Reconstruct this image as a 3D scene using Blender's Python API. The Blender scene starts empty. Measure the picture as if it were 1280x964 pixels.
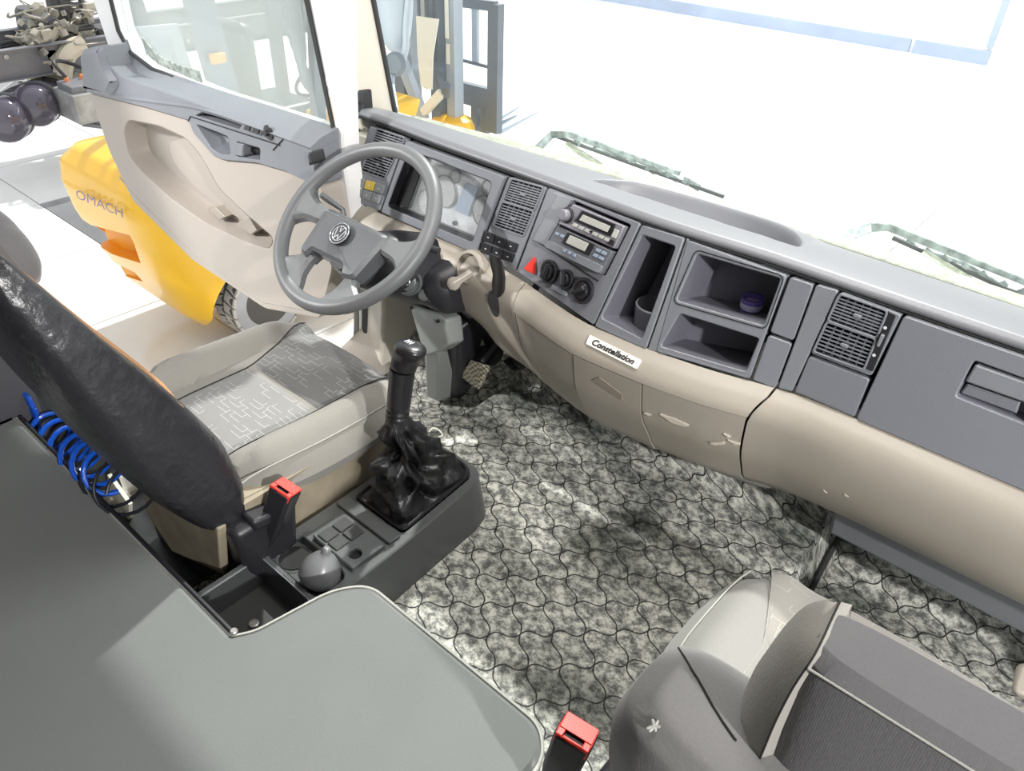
import bpy, bmesh, math, random
from math import sin, cos, pi, radians, sqrt, atan2
from mathutils import Vector as V, Matrix
from mathutils.geometry import tessellate_polygon
random.seed(7)
SC = bpy.context.scene
COL = SC.collection

# ---------------------------------------------------------------- camera (calibrated from the cab's vanishing points)
F = 970.0
AX = V((0.74810642, 0.39971818, -0.52968119))   # world x (to the passenger side) seen in camera axes (right, down, ahead)
AY = V((0.66308249, -0.41943227, 0.61999854))   # world y (towards the windscreen)
AZ = V((0.0256593, -0.81504721, -0.5788261))    # world z
CP = V((0.66, 0.0, 1.55))
cam = bpy.data.cameras.new('camera'); co = bpy.data.objects.new('camera', cam); COL.objects.link(co)
R3 = Matrix(((AX[0], -AX[1], -AX[2]), (AY[0], -AY[1], -AY[2]), (AZ[0], -AZ[1], -AZ[2])))
co.matrix_world = Matrix.Translation(CP) @ R3.to_4x4()
cam.sensor_width = 36.0; cam.lens = F / 1280 * 36.0; cam.clip_start = 0.02; cam.clip_end = 200
SC.camera = co

# ---------------------------------------------------------------- world, lamps, exposure
w = bpy.data.worlds.new('world'); SC.world = w; w.use_nodes = True
bg = w.node_tree.nodes['Background']; bg.inputs[0].default_value = (0.94, 0.97, 1.0, 1); bg.inputs[1].default_value = 0.85
def sun(name, d, strength, ang, col=(1, .98, .95)):
    l = bpy.data.lights.new(name, 'SUN'); l.energy = strength; l.angle = radians(ang); l.color = col
    o = bpy.data.objects.new(name, l); COL.objects.link(o)
    o.rotation_euler = V(d).to_track_quat('-Z', 'Y').to_euler(); o.location = (0, 6, 9)
sun('ceiling_lamp_light', (0.08, -0.22, -0.275), 3.6, 1.6)
def spot(name, loc, aim, power, deg, size, col=(1, .98, .96)):
    l = bpy.data.lights.new(name, 'SPOT'); l.energy = power; l.spot_size = radians(deg); l.spot_blend = .3; l.shadow_soft_size = size; l.color = col
    o = bpy.data.objects.new(name, l); COL.objects.link(o); o.location = loc; o.rotation_euler = (V(aim) - V(loc)).to_track_quat('-Z', 'Y').to_euler()
spot('left_showroom_spot', (-2.94, -1.28, 2.48), (-.2, 1.2, .75), 420, 55, .10)
spot('right_showroom_spot', (3.2, -.35, 2.35), (.30, 1.2, .60), 460, 55, .06)
for lx in (-7, 1):
    lw_ = bpy.data.lights.new('hall_fill_light', 'AREA'); lw_.shape = 'RECTANGLE'; lw_.size = 9; lw_.size_y = 1.5; lw_.energy = 420  # added fill: whitens the far floor and back wall, not a known fixture
    lo2_ = bpy.data.objects.new('hall_fill_light', lw_); COL.objects.link(lo2_); lo2_.location = (lx, 11.5, 4.2); lo2_.rotation_euler = (radians(18), 0, 0)
ld = bpy.data.lights.new('cab_roof_fill_light', 'AREA'); ld.shape = 'RECTANGLE'; ld.size = .9; ld.size_y = .25; ld.energy = 12; ld.color = (1, .97, .93)  # soft fill added below the cab roof, stands for no known lamp
lo_ = bpy.data.objects.new('cab_roof_fill_light', ld); COL.objects.link(lo_); lo_.location = (.15, 1.12, 1.96); lo_.rotation_euler = (radians(-12), 0, 0)
vs = SC.view_settings; vs.view_transform = 'Standard'; vs.look = 'None'; vs.gamma = 1; vs.use_curve_mapping = False
vs.exposure = 0.35

# ---------------------------------------------------------------- helpers
def ray(px, py):
    r = V((px - 640, py - 482, F)); return V((r.dot(AX), r.dot(AY), r.dot(AZ)))
def P(px, py, x=None, y=None, z=None):
    "point of a real plane (x, y or z = const, metres in the cab) behind a pixel of the photograph"
    d = ray(px, py)
    t = (x - CP.x) / d.x if x is not None else (y - CP.y) / d.y if y is not None else (z - CP.z) / d.z
    return CP + d * t
def root_loc(o):
    v = V((0, 0, 0))
    while o is not None: v = v + o.location; o = o.parent
    return v
def thing(name, label, cat, loc=(0, 0, 0), group=None, kind=None):
    o = bpy.data.objects.new(name, None); COL.objects.link(o); o.location = loc; o.empty_display_size = .05
    if label: o['label'] = label
    if cat: o['category'] = cat
    if group: o['group'] = group
    if kind: o['kind'] = kind
    return o
def tag(o, label, cat, group=None):
    o['label'] = label; o['category'] = cat
    if group: o['group'] = group
    return o
def obj(name, bm, m, parent=None, smooth=True, label=None, kind=None, sub=0, bevel=0, solid=0, autos=35):
    bmesh.ops.remove_doubles(bm, verts=bm.verts, dist=1e-6)
    bmesh.ops.recalc_face_normals(bm, faces=bm.faces)
    me = bpy.data.meshes.new(name)
    if parent is not None:
        off = root_loc(parent)
        for v in bm.verts: v.co -= off
    o = bpy.data.objects.new(name, me)
    if parent is None:          # put the origin in the middle of the thing's base
        xs = [v.co for v in bm.verts]
        c = V(((min(v.x for v in xs) + max(v.x for v in xs)) / 2, (min(v.y for v in xs) + max(v.y for v in xs)) / 2, min(v.z for v in xs)))
        for v in bm.verts: v.co -= c
        o.location = c
    if smooth:
        for f in bm.faces: f.smooth = True
        if not sub:
            for e in bm.edges:
                if len(e.link_faces) == 2 and e.calc_face_angle(0) > radians(autos): e.smooth = False
    bm.to_mesh(me); bm.free()
    me.materials.append(m); COL.objects.link(o); o.parent = parent
    if label: o['label'] = label
    if kind: o['kind'] = kind
    if solid:
        md = o.modifiers.new('s', 'SOLIDIFY'); md.thickness = solid; md.offset = 0
    if bevel:
        md = o.modifiers.new('b', 'BEVEL'); md.width = bevel; md.segments = 2; md.limit_method = 'ANGLE'; md.angle_limit = radians(40)
    if sub:
        md = o.modifiers.new('u', 'SUBSURF'); md.levels = sub; md.render_levels = sub
    return o
def struct(name, bm, m, **k):
    return obj(name, bm, m, kind='structure', **k)
def box(bm, a, b, rot=None, piv=None):
    a = V(a); b = V(b); c = (a + b) / 2; s = b - a
    r = bmesh.ops.create_cube(bm, size=1.0)
    for v in r['verts']:
        q = V((v.co.x * s.x, v.co.y * s.y, v.co.z * s.z))
        v.co = (rot @ q if rot else q) + c
    return r['verts']
def hexa(bm, p):
    "eight corners: bottom loop then top loop"
    vs = [bm.verts.new(q) for q in p]
    for f in ((0, 1, 2, 3), (4, 5, 6, 7), (0, 1, 5, 4), (1, 2, 6, 5), (2, 3, 7, 6), (3, 0, 4, 7)): bm.faces.new([vs[i] for i in f])
def fbox(bm, o, u, v, n, a, b):
    "box in a frame: a, b opposite corners in (u, v, n) coordinates"
    pts = [(a[0], a[1]), (b[0], a[1]), (b[0], b[1]), (a[0], b[1])]
    hexa(bm, [o + u * p[0] + v * p[1] + n * a[2] for p in pts] + [o + u * p[0] + v * p[1] + n * b[2] for p in pts])
def tube(bm, pts, r, n=8, closed=False, caps=True):
    pts = [V(p) for p in pts]; N = len(pts); rings = []
    rr = r if isinstance(r, (list, tuple)) else [r] * N
    up = None
    for i, p in enumerate(pts):
        if closed: t = pts[(i + 1) % N] - pts[i - 1]
        else: t = pts[min(i + 1, N - 1)] - pts[max(i - 1, 0)]
        if t.length < 1e-9: t = V((0, 0, 1))
        t.normalize()
        if up is None: up = t.orthogonal()
        up = (up - t * up.dot(t))
        if up.length < 1e-6: up = t.orthogonal()
        up.normalize(); s = t.cross(up)
        rings.append([bm.verts.new(p + (up * cos(2 * pi * k / n) + s * sin(2 * pi * k / n)) * rr[i]) for k in range(n)])
    for i in range(N if closed else N - 1):
        a = rings[i]; b = rings[(i + 1) % N]
        sh = 0
        if closed and i == N - 1:
            sh = min(range(n), key=lambda s_: (a[0].co - b[s_].co).length)
        for k in range(n): bm.faces.new([a[k], a[(k + 1) % n], b[(k + 1 + sh) % n], b[(k + sh) % n]])
    if caps and not closed: bm.faces.new(rings[0]); bm.faces.new(rings[-1])
def lathe(bm, o, ax, prof, n=24, u=None):
    "prof: list of (radius, distance along ax)"
    ax = V(ax).normalized(); u = (V(u) if u else ax.orthogonal()).normalized(); s = ax.cross(u); o = V(o)
    rings = [[bm.verts.new(o + ax * h + (u * cos(2 * pi * k / n) + s * sin(2 * pi * k / n)) * r) for k in range(n)] for r, h in prof]
    for a, b in zip(rings, rings[1:]):
        for k in range(n): bm.faces.new([a[k], a[(k + 1) % n], b[(k + 1) % n], b[k]])
    bm.faces.new(rings[0]); bm.faces.new(rings[-1])
def loft(bm, secs, closed=True, caps=True):
    rings = [[bm.verts.new(V(p)) for p in s] for s in secs]; n = len(rings[0])
    for a, b in zip(rings, rings[1:]):
        for k in range(n if closed else n - 1): bm.faces.new([a[k], a[(k + 1) % n], b[(k + 1) % n], b[k]])
    if caps and closed: bm.faces.new(rings[0]); bm.faces.new(rings[-1])
def sheet(bm, f, nu, nv):
    g = [[bm.verts.new(V(f(i / nu, j / nv))) for j in range(nv + 1)] for i in range(nu + 1)]
    for i in range(nu):
        for j in range(nv): bm.faces.new([g[i][j], g[i + 1][j], g[i + 1][j + 1], g[i][j + 1]])
    return g
def rpoly(pts, r, n=4):
    "rounds the corners of a polygon in 2D"
    out = []; N = len(pts)
    rr = r if isinstance(r, (list, tuple)) else [r] * N
    for i in range(N):
        p = V(pts[i]).to_2d(); a = V(pts[i - 1]).to_2d() - p; b = V(pts[(i + 1) % N]).to_2d() - p
        d = min(rr[i], a.length * .45, b.length * .45)
        a = p + a.normalized() * d; b = p + b.normalized() * d
        for k in range(n + 1):
            t = k / n; out.append(a * (1 - t) ** 2 + p * 2 * t * (1 - t) + b * t * t)
    return out
def area2(l): return sum(l[i][0] * l[(i + 1) % len(l)][1] - l[(i + 1) % len(l)][0] * l[i][1] for i in range(len(l)))
def inset(l, d):
    l = [V(p).to_2d() for p in l]; s = 1 if area2(l) > 0 else -1; out = []
    N = len(l)
    for i in range(N):
        a = (l[i] - l[i - 1]); b = (l[(i + 1) % N] - l[i])
        if a.length < 1e-9: a = b
        if b.length < 1e-9: b = a
        na = V((-a.y, a.x)).normalized() * s; nb = V((-b.y, b.x)).normalized() * s
        m = na + nb
        if m.length < 1e-6: m = na
        m.normalize(); k = d / max(.5, m.dot(na)); out.append(l[i] + m * k)
    return out
def plate(bm, loops, mp, d0, d1, bev=0.0, back=False):
    "plate with holes; loops in 2D, mp(u, v, d) -> 3D, front at d0, edge walls down to d1, bevelled by bev"
    allv = []
    rings = []
    for k, l in enumerate(loops):
        l = [V(p).to_2d() for p in l]
        li = inset(l, bev if k == 0 else -bev) if bev else l
        top = [bm.verts.new(mp(p.x, p.y, d0)) for p in li]
        mid = [bm.verts.new(mp(p.x, p.y, d0 - (bev if d0 > d1 else -bev))) for p in l] if bev else top
        bot = [bm.verts.new(mp(p.x, p.y, d1)) for p in l]
        n = len(l)
        for i in range(n):
            j = (i + 1) % n
            if bev: bm.faces.new([top[i], top[j], mid[j], mid[i]])
            bm.faces.new([mid[i], mid[j], bot[j], bot[i]])
        rings.append((li, top, bot)); allv += [top]
    flat = [v for t in allv for v in t]
    for tri in tessellate_polygon([[V((p.x, p.y, 0)) for p in r[0]] for r in rings]):
        try: bm.faces.new([flat[i] for i in tri])
        except ValueError: pass
    if back:
        fb = [v for r in rings for v in r[2]]
        for tri in tessellate_polygon([[V((p.x, p.y, 0)) for p in r[0]] for r in rings]):
            try: bm.faces.new([fb[i] for i in tri])
            except ValueError: pass
def bowl(bm, l, mp, d0, d1, shrink=0.0, steps=1):
    "recess: walls from d0 down to d1 and a bottom"
    n = len(l); prev = [bm.verts.new(mp(p[0], p[1], d0)) for p in l]; li = l
    for s in range(1, steps + 1):
        t = s / steps; li = inset(l, shrink * (t if steps == 1 else 1 - cos(t * pi / 2)))
        dd = d0 + (d1 - d0) * (t if steps == 1 else sin(t * pi / 2))
        cur = [bm.verts.new(mp(p[0], p[1], dd)) for p in li]
        for i in range(n): bm.faces.new([prev[i], prev[(i + 1) % n], cur[(i + 1) % n], cur[i]])
        prev = cur
    for tri in tessellate_polygon([[V((p[0], p[1], 0)) for p in li]]): bm.faces.new([prev[i] for i in tri])
def interp(tab, x):
    if x <= tab[0][0]: return tab[0][1]
    for (a, fa), (b, fb) in zip(tab, tab[1:]):
        if x <= b:
            t = (x - a) / (b - a); t = t * t * (3 - 2 * t) if False else t
            return fa + (fb - fa) * t
    return tab[-1][1]
def catmull(pts, n=6, closed=False):
    pts = [V(p) for p in pts]; N = len(pts); out = []
    for i in range(N if closed else N - 1):
        g = (lambda k: pts[k % N]) if closed else (lambda k: pts[max(0, min(N - 1, k))])
        p0, p1, p2, p3 = g(i - 1), g(i), g(i + 1), g(i + 2)
        for k in range(n):
            t = k / n
            out.append(.5 * ((2 * p1) + (p2 - p0) * t + (2 * p0 - 5 * p1 + 4 * p2 - p3) * t * t + (3 * p1 - p0 - 3 * p2 + p3) * t ** 3))
    if not closed: out.append(pts[-1])
    return out
def pad(bm, f, nu=20, nv=20, thick=.05, p=4.0, sq=6.0, top=None, q=.42):
    "soft closed cushion; f(u, v, h) -> 3D with u, v in -1..1 and h the height above the middle sheet"
    def uv(i, j):
        a = -cos(pi * i / nu) if False else -1 + 2 * i / nu; b = -1 + 2 * j / nv
        m = max(abs(a), abs(b)); r = (abs(a) ** sq + abs(b) ** sq) ** (1 / sq)
        k = m / r if r > 1e-9 else 1
        return a * k, b * k, a, b
    def e(a, b): return (max(0, 1 - abs(a) ** p) * max(0, 1 - abs(b) ** p)) ** q
    up = {}; dn = {}
    for i in range(nu + 1):
        for j in range(nv + 1):
            u, v, a, b = uv(i, j); h = e(a, b)
            ex = top(u, v) if top else 0
            edge = i in (0, nu) or j in (0, nv)
            up[i, j] = bm.verts.new(f(u, v, thick * h + ex * min(1, h * 1.4)))
            dn[i, j] = up[i, j] if edge else bm.verts.new(f(u, v, -thick * h))
    for i in range(nu):
        for j in range(nv):
            bm.faces.new([up[i, j], up[i + 1, j], up[i + 1, j + 1], up[i, j + 1]])
            l = [dn[i, j], dn[i, j + 1], dn[i + 1, j + 1], dn[i + 1, j]]
            if len(set(l)) == 4:
                try: bm.faces.new(l)
                except ValueError: pass
def N(): return bmesh.new()
def on_surface(o, px, py, lift=.001):
    "world point of a finished mesh that lies on a line of sight from the doorway side of the cab"
    bpy.context.view_layer.update(); dg = bpy.context.evaluated_depsgraph_get(); e = o.evaluated_get(dg); mi = e.matrix_world.inverted(); d = ray(px, py).normalized()
    ok, p, n, _ = e.ray_cast(mi @ CP, (mi.to_3x3() @ d).normalized())
    return (e.matrix_world @ p) - d * lift if ok else None
def text_bm(bm, s, size, mp, d0, d1, shear=0.0, align='CENTER', sx=1.0, bold=0.0):
    cu = bpy.data.curves.new('t', 'FONT'); cu.body = s; cu.size = size; cu.align_x = align; cu.align_y = 'CENTER'; cu.shear = shear
    cu.offset = bold; cu.resolution_u = 3
    o = bpy.data.objects.new('t', cu); COL.objects.link(o)
    me = bpy.data.meshes.new_from_object(o.evaluated_get(bpy.context.evaluated_depsgraph_get()))
    vs0 = [bm.verts.new(mp(v.co.x * sx, v.co.y, d0)) for v in me.vertices]
    for pl in me.polygons:
        try: bm.faces.new([vs0[i] for i in pl.vertices])
        except ValueError: pass
    bpy.data.objects.remove(o); bpy.data.curves.remove(cu); bpy.data.meshes.remove(me)

def cut(o, bm, m=None):
    "carves bm out of o's mesh and leaves plain mesh data behind"
    bmesh.ops.recalc_face_normals(bm, faces=bm.faces)
    off = root_loc(o)
    for v in bm.verts: v.co -= off
    me = bpy.data.meshes.new('cut'); 
    me.materials.append(m or o.data.materials[0]); bm.to_mesh(me); bm.free(); c = bpy.data.objects.new('cut', me); COL.objects.link(c); c.parent = None; c.location = off
    md = o.modifiers.new('x', 'BOOLEAN'); md.object = c; md.operation = 'DIFFERENCE'; md.solver = 'EXACT'; md.material_mode = 'TRANSFER'
    bpy.context.view_layer.update()
    nm = bpy.data.meshes.new_from_object(o.evaluated_get(bpy.context.evaluated_depsgraph_get()))
    o.modifiers.remove(md); o.data = nm; bpy.data.objects.remove(c); bpy.data.meshes.remove(me)
# ---------------------------------------------------------------- materials
def mat(name, col, rough=.5, metal=0.0, grain=0.0, gs=600.0, var=0.0, vs_=8.0, col2=None, spec=.5, coat=0.0, sheen=0.0, wear=None, emit=0, gd=.001):
    m = bpy.data.materials.new(name); m.use_nodes = True; nt = m.node_tree; b = nt.nodes['Principled BSDF']
    L = nt.links.new
    c = (*col, 1); b.inputs['Base Color'].default_value = c
    b.inputs['Roughness'].default_value = rough; b.inputs['Metallic'].default_value = metal
    b.inputs['Specular IOR Level'].default_value = spec; b.inputs['Coat Weight'].default_value = coat
    b.inputs['Coat Roughness'].default_value = .08
    if sheen: b.inputs['Sheen Weight'].default_value = sheen
    if emit: b.inputs['Emission Color'].default_value = c; b.inputs['Emission Strength'].default_value = emit
    tc = nt.nodes.new('ShaderNodeTexCoord')
    if var or wear:
        n = nt.nodes.new('ShaderNodeTexNoise'); n.inputs['Scale'].default_value = vs_; n.inputs['Detail'].default_value = 5
        L(tc.outputs['Object'], n.inputs['Vector'])
        r = nt.nodes.new('ShaderNodeValToRGB'); r.color_ramp.elements[0].position = .3; r.color_ramp.elements[1].position = .72
        k = col2 or tuple(min(1, x * (1 + var)) for x in col)
        r.color_ramp.elements[0].color = (*[x * (1 - var) for x in col], 1) if not col2 else c
        r.color_ramp.elements[1].color = (*k, 1)
        L(n.outputs['Fac'], r.inputs['Fac']); L(r.outputs['Color'], b.inputs['Base Color'])
    if grain:
        n2 = nt.nodes.new('ShaderNodeTexNoise'); n2.inputs['Scale'].default_value = gs; n2.inputs['Detail'].default_value = 2 if gd < .002 else 6
        L(tc.outputs['Object'], n2.inputs['Vector'])
        bp = nt.nodes.new('ShaderNodeBump'); bp.inputs['Strength'].default_value = grain; bp.inputs['Distance'].default_value = gd
        L(n2.outputs['Fac'], bp.inputs['Height']); L(bp.outputs['Normal'], b.inputs['Normal'])
    return m
def M(nt, op, a, b=None, c=None):
    n = nt.nodes.new('ShaderNodeMath'); n.operation = op
    for i, x in enumerate((a, b, c)):
        if x is None: continue
        if isinstance(x, (int, float)): n.inputs[i].default_value = x
        else: nt.links.new(x, n.inputs[i])
    return n.outputs[0]
m_dash = mat('dark_grey_dash_plastic', (.20, .212, .235), .42, grain=.5, gs=520, var=.06, vs_=5)
m_dash2 = mat('charcoal_panel_plastic', (.185, .193, .218), .38, grain=.4, gs=700)
m_pad = mat('dash_top_plastic', (.17, .175, .19), .40, grain=.35, gs=420)
m_black = mat('black_plastic', (.02, .02, .024), .38, grain=.2)
m_pocket = mat('dark_pocket_plastic', (.15, .15, .18), .5, grain=.25, gs=400)
m_blackg = mat('gloss_black_plastic', (.014, .014, .016), .27)
m_gap = mat('dark_gap', (.012, .012, .013), .8)
m_beige = mat('taupe_beige_plastic', (.365, .33, .28), .45, grain=.35, gs=500, var=.05, vs_=4)
m_beige_door = mat('beige_door_plastic', (.43, .385, .34), .5, grain=.3, gs=500, var=.03, vs_=4)
m_paint = mat('off_white_cab_paint', (.64, .60, .52), .3, coat=.3)
m_white = mat('white_cab_paint', (.86, .86, .86), .25, coat=.4)
m_rub = mat('black_rubber', (.03, .03, .032), .6, grain=.3)
m_seal = mat('grey_seal_rubber', (.14, .14, .13), .55)
m_wheel = mat('grey_steering_wheel_foam', (.13, .135, .14), .38, grain=.35, gs=650)
m_hub = mat('dark_hub_plastic', (.085, .09, .097), .36, grain=.6, gs=480)
m_chrome = mat('satin_chrome', (.75, .75, .77), .2, 1.0)
m_lev = mat('taupe_lever_plastic', (.36, .325, .28), .35)
m_red = mat('red_plastic', (.75, .045, .03), .35)
m_leath = mat('black_creased_leather', (.022, .022, .026), .30, grain=.9, gs=30, spec=.6, gd=.006)
m_boot = mat('black_gaiter_leather', (.018, .018, .02), .30, grain=.7, gs=70, spec=.6, gd=.004)
m_cons = mat('console_grey_plastic', (.10, .107, .108), .36, grain=.35, gs=500)
m_consd = mat('console_dark_plastic', (.045, .048, .048), .45, grain=.3, gs=400)
m_metal = mat('dull_steel', (.50, .49, .48), .35, .7)
m_dirtybeige = mat('worn_beige_panel', (.30, .26, .19), .6, var=.2, vs_=14)
m_yellow = mat('yellow_forklift_paint', (.90, .50, .004), .32, coat=.35)
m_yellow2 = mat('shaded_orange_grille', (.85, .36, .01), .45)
m_tyre = mat('pale_grey_tyre_rubber', (.50, .46, .40), .75, grain=.4, gs=90, var=.1)
m_tyre2 = mat('tyre_side_rubber', (.40, .39, .39), .7)
m_tyre3 = mat('dark_tread_groove', (.10, .09, .08), .8)
m_steel_d = mat('dark_mast_steel', (.16, .185, .22), .45, .3)
m_steel_l = mat('pale_painted_steel', (.42, .47, .54), .45, .2)
m_cowl = mat('pale_green_cowl_plastic', (.40, .43, .34), .6, var=.35, vs_=60, grain=.6, gs=120)
m_wip = mat('grey_green_wiper_metal', (.40, .46, .47), .4, .3, var=.5, vs_=45)
m_tan_refl = mat('seat_edge_tan_reflection', (.52, .25, .10), .8)  # yellow light reflected onto the backrest edge, painted as a tan colour
m_blue = mat('blue_polyurethane_hose', (.01, .09, .55), .15, coat=.4)
m_hoseb = mat('black_hose', (.012, .014, .02), .3)
m_purple = mat('violet_text_paint', (.22, .16, .30), .5)
m_cream = mat('cream_tag', (.86, .85, .76), .5)

def fabric(name, c1, c2, lines=True, sc=1.0, rough=.9, linec=(.55, .55, .52), wv=900.0):
    "woven cloth with printed little meander outlines"
    m = mat(name, c1, rough, sheen=.25, spec=.2); nt = m.node_tree; L = nt.links.new; b = nt.nodes['Principled BSDF']
    tc = nt.nodes.new('ShaderNodeTexCoord'); sp = nt.nodes.new('ShaderNodeSeparateXYZ'); L(tc.outputs['Object'], sp.inputs[0])
    n = nt.nodes.new('ShaderNodeTexNoise'); n.inputs['Scale'].default_value = 260; n.inputs['Detail'].default_value = 3; L(tc.outputs['Object'], n.inputs['Vector'])
    n3 = nt.nodes.new('ShaderNodeTexNoise'); n3.inputs['Scale'].default_value = 7; n3.inputs['Detail'].default_value = 4; L(tc.outputs['Object'], n3.inputs['Vector'])
    mx = nt.nodes.new('ShaderNodeMix'); mx.data_type = 'RGBA'; mx.inputs[6].default_value = (*c1, 1); mx.inputs[7].default_value = (*c2, 1)
    f0 = M(nt, 'ADD', M(nt, 'MULTIPLY', n.outputs['Fac'], .5), M(nt, 'MULTIPLY', n3.outputs['Fac'], .6))
    L(M(nt, 'SUBTRACT', f0, .05), mx.inputs[0]); colr = mx.outputs[2]
    if lines:
        X = M(nt, 'MULTIPLY', sp.outputs[1], 72.0 * sc); Y = M(nt, 'MULTIPLY', sp.outputs[0], 20.0 * sc)
        ci = M(nt, 'FLOOR', X)
        wn = nt.nodes.new('ShaderNodeTexWhiteNoise'); wn.noise_dimensions = '1D'; L(ci, wn.inputs['W'])
        Y2 = M(nt, 'ADD', Y, M(nt, 'MULTIPLY', wn.outputs[0], 3.0))
        cj = M(nt, 'FLOOR', Y2); fx = M(nt, 'FRACT', X); fy = M(nt, 'FRACT', Y2)
        cb = nt.nodes.new('ShaderNodeCombineXYZ'); L(ci, cb.inputs[0]); L(cj, cb.inputs[1])
        w2 = nt.nodes.new('ShaderNodeTexWhiteNoise'); w2.noise_dimensions = '2D'; L(cb.outputs[0], w2.inputs['Vector'])
        on = M(nt, 'GREATER_THAN', w2.outputs[0], .42)
        lx = M(nt, 'MULTIPLY', M(nt, 'LESS_THAN', fx, .085), M(nt, 'LESS_THAN', fy, .72))
        top = M(nt, 'MULTIPLY', M(nt, 'LESS_THAN', M(nt, 'ABSOLUTE', M(nt, 'SUBTRACT', fy, .36 if False else .70)), .016), 1.0)
        bot = M(nt, 'LESS_THAN', fy, .024)
        par = M(nt, 'GREATER_THAN', M(nt, 'FRACT', M(nt, 'MULTIPLY', M(nt, 'ADD', ci, cj), .5)), .25)
        hz = M(nt, 'ADD', M(nt, 'MULTIPLY', top, par), M(nt, 'MULTIPLY', bot, M(nt, 'SUBTRACT', 1.0, par)))
        ln = M(nt, 'MULTIPLY', M(nt, 'MINIMUM', M(nt, 'ADD', lx, hz), 1.0), on)
        m2 = nt.nodes.new('ShaderNodeMix'); m2.data_type = 'RGBA'; m2.inputs[7].default_value = (*linec, 1)
        L(M(nt, 'MULTIPLY', ln, .5), m2.inputs[0]); L(colr, m2.inputs[6]); colr = m2.outputs[2]
    L(colr, b.inputs['Base Color'])
    wvn = nt.nodes.new('ShaderNodeTexWave'); wvn.inputs['Scale'].default_value = wv / 6; L(tc.outputs['Object'], wvn.inputs['Vector'])
    ad = M(nt, 'ADD', M(nt, 'MULTIPLY', wvn.outputs['Fac'], .12), n.outputs['Fac'])
    bp = nt.nodes.new('ShaderNodeBump'); bp.inputs['Strength'].default_value = .35; bp.inputs['Distance'].default_value = .001
    L(ad, bp.inputs['Height']); L(bp.outputs['Normal'], b.inputs['Normal'])
    return m
m_fab_d = fabric('dark_patterned_cloth', (.12, .122, .12), (.19, .19, .185))
m_fab_l = fabric('light_patterned_cloth', (.21, .208, .204), (.29, .286, .28), linec=(.72, .72, .69))
m_fab_t = fabric('plain_taupe_cloth', (.22, .21, .19), (.31, .295, .265), lines=False)
m_fab_g = fabric('plain_grey_cloth', (.16, .158, .155), (.225, .22, .215), lines=False)
m_fab_h = fabric('headrest_charcoal_cloth', (.105, .103, .107), (.145, .142, .146), lines=False)
m_fab_lt = fabric('light_grey_bolster_cloth', (.22, .218, .205), (.285, .28, .262), lines=False)
m_bunk = fabric('bunk_grey_green_cloth', (.135, .145, .142), (.18, .19, .184), lines=False)
m_pipe = mat('grey_piping', (.36, .36, .33), .6)

def glass(name, tint, refl=.06, haze=0.0):
    m = bpy.data.materials.new(name); m.use_nodes = True; nt = m.node_tree; nt.nodes.clear(); L = nt.links.new
    o = nt.nodes.new('ShaderNodeOutputMaterial'); t = nt.nodes.new('ShaderNodeBsdfTransparent'); g = nt.nodes.new('ShaderNodeBsdfGlossy')
    t.inputs[0].default_value = (*tint, 1); g.inputs['Roughness'].default_value = .02
    ge = nt.nodes.new('ShaderNodeNewGeometry'); dt = nt.nodes.new('ShaderNodeVectorMath'); dt.operation = 'DOT_PRODUCT'
    L(ge.outputs['Incoming'], dt.inputs[0]); L(ge.outputs['Normal'], dt.inputs[1])
    ca = M(nt, 'SUBTRACT', 1.0, M(nt, 'ABSOLUTE', dt.outputs['Value']))
    x = nt.nodes.new('ShaderNodeMixShader'); L(M(nt, 'ADD', .03, M(nt, 'MULTIPLY', M(nt, 'POWER', ca, 5.0), .85)), x.inputs[0]); L(t.outputs[0], x.inputs[1]); L(g.outputs[0], x.inputs[2])
    out = x
    if haze:
        d = nt.nodes.new('ShaderNodeBsdfDiffuse'); d.inputs[0].default_value = (.85, .9, .88, 1)
        tr = nt.nodes.new('ShaderNodeBsdfTranslucent'); tr.inputs[0].default_value = (.85, .95, .9, 1)
        ad = nt.nodes.new('ShaderNodeMixShader'); L(d.outputs[0], ad.inputs[1]); L(tr.outputs[0], ad.inputs[2])
        y = nt.nodes.new('ShaderNodeMixShader'); y.inputs[0].default_value = haze; L(x.outputs[0], y.inputs[1]); L(ad.outputs[0], y.inputs[2]); out = y
    L(out.outputs[0], o.inputs[0]); return m
m_glass = glass('windscreen_glass', (.94, .97, .95), haze=.03)
m_glass_g = glass('green_door_glass', (.90, .97, .93), haze=.30)
m_lens = glass('clear_cluster_lens', (.97, .97, .97), haze=.22)

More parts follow.
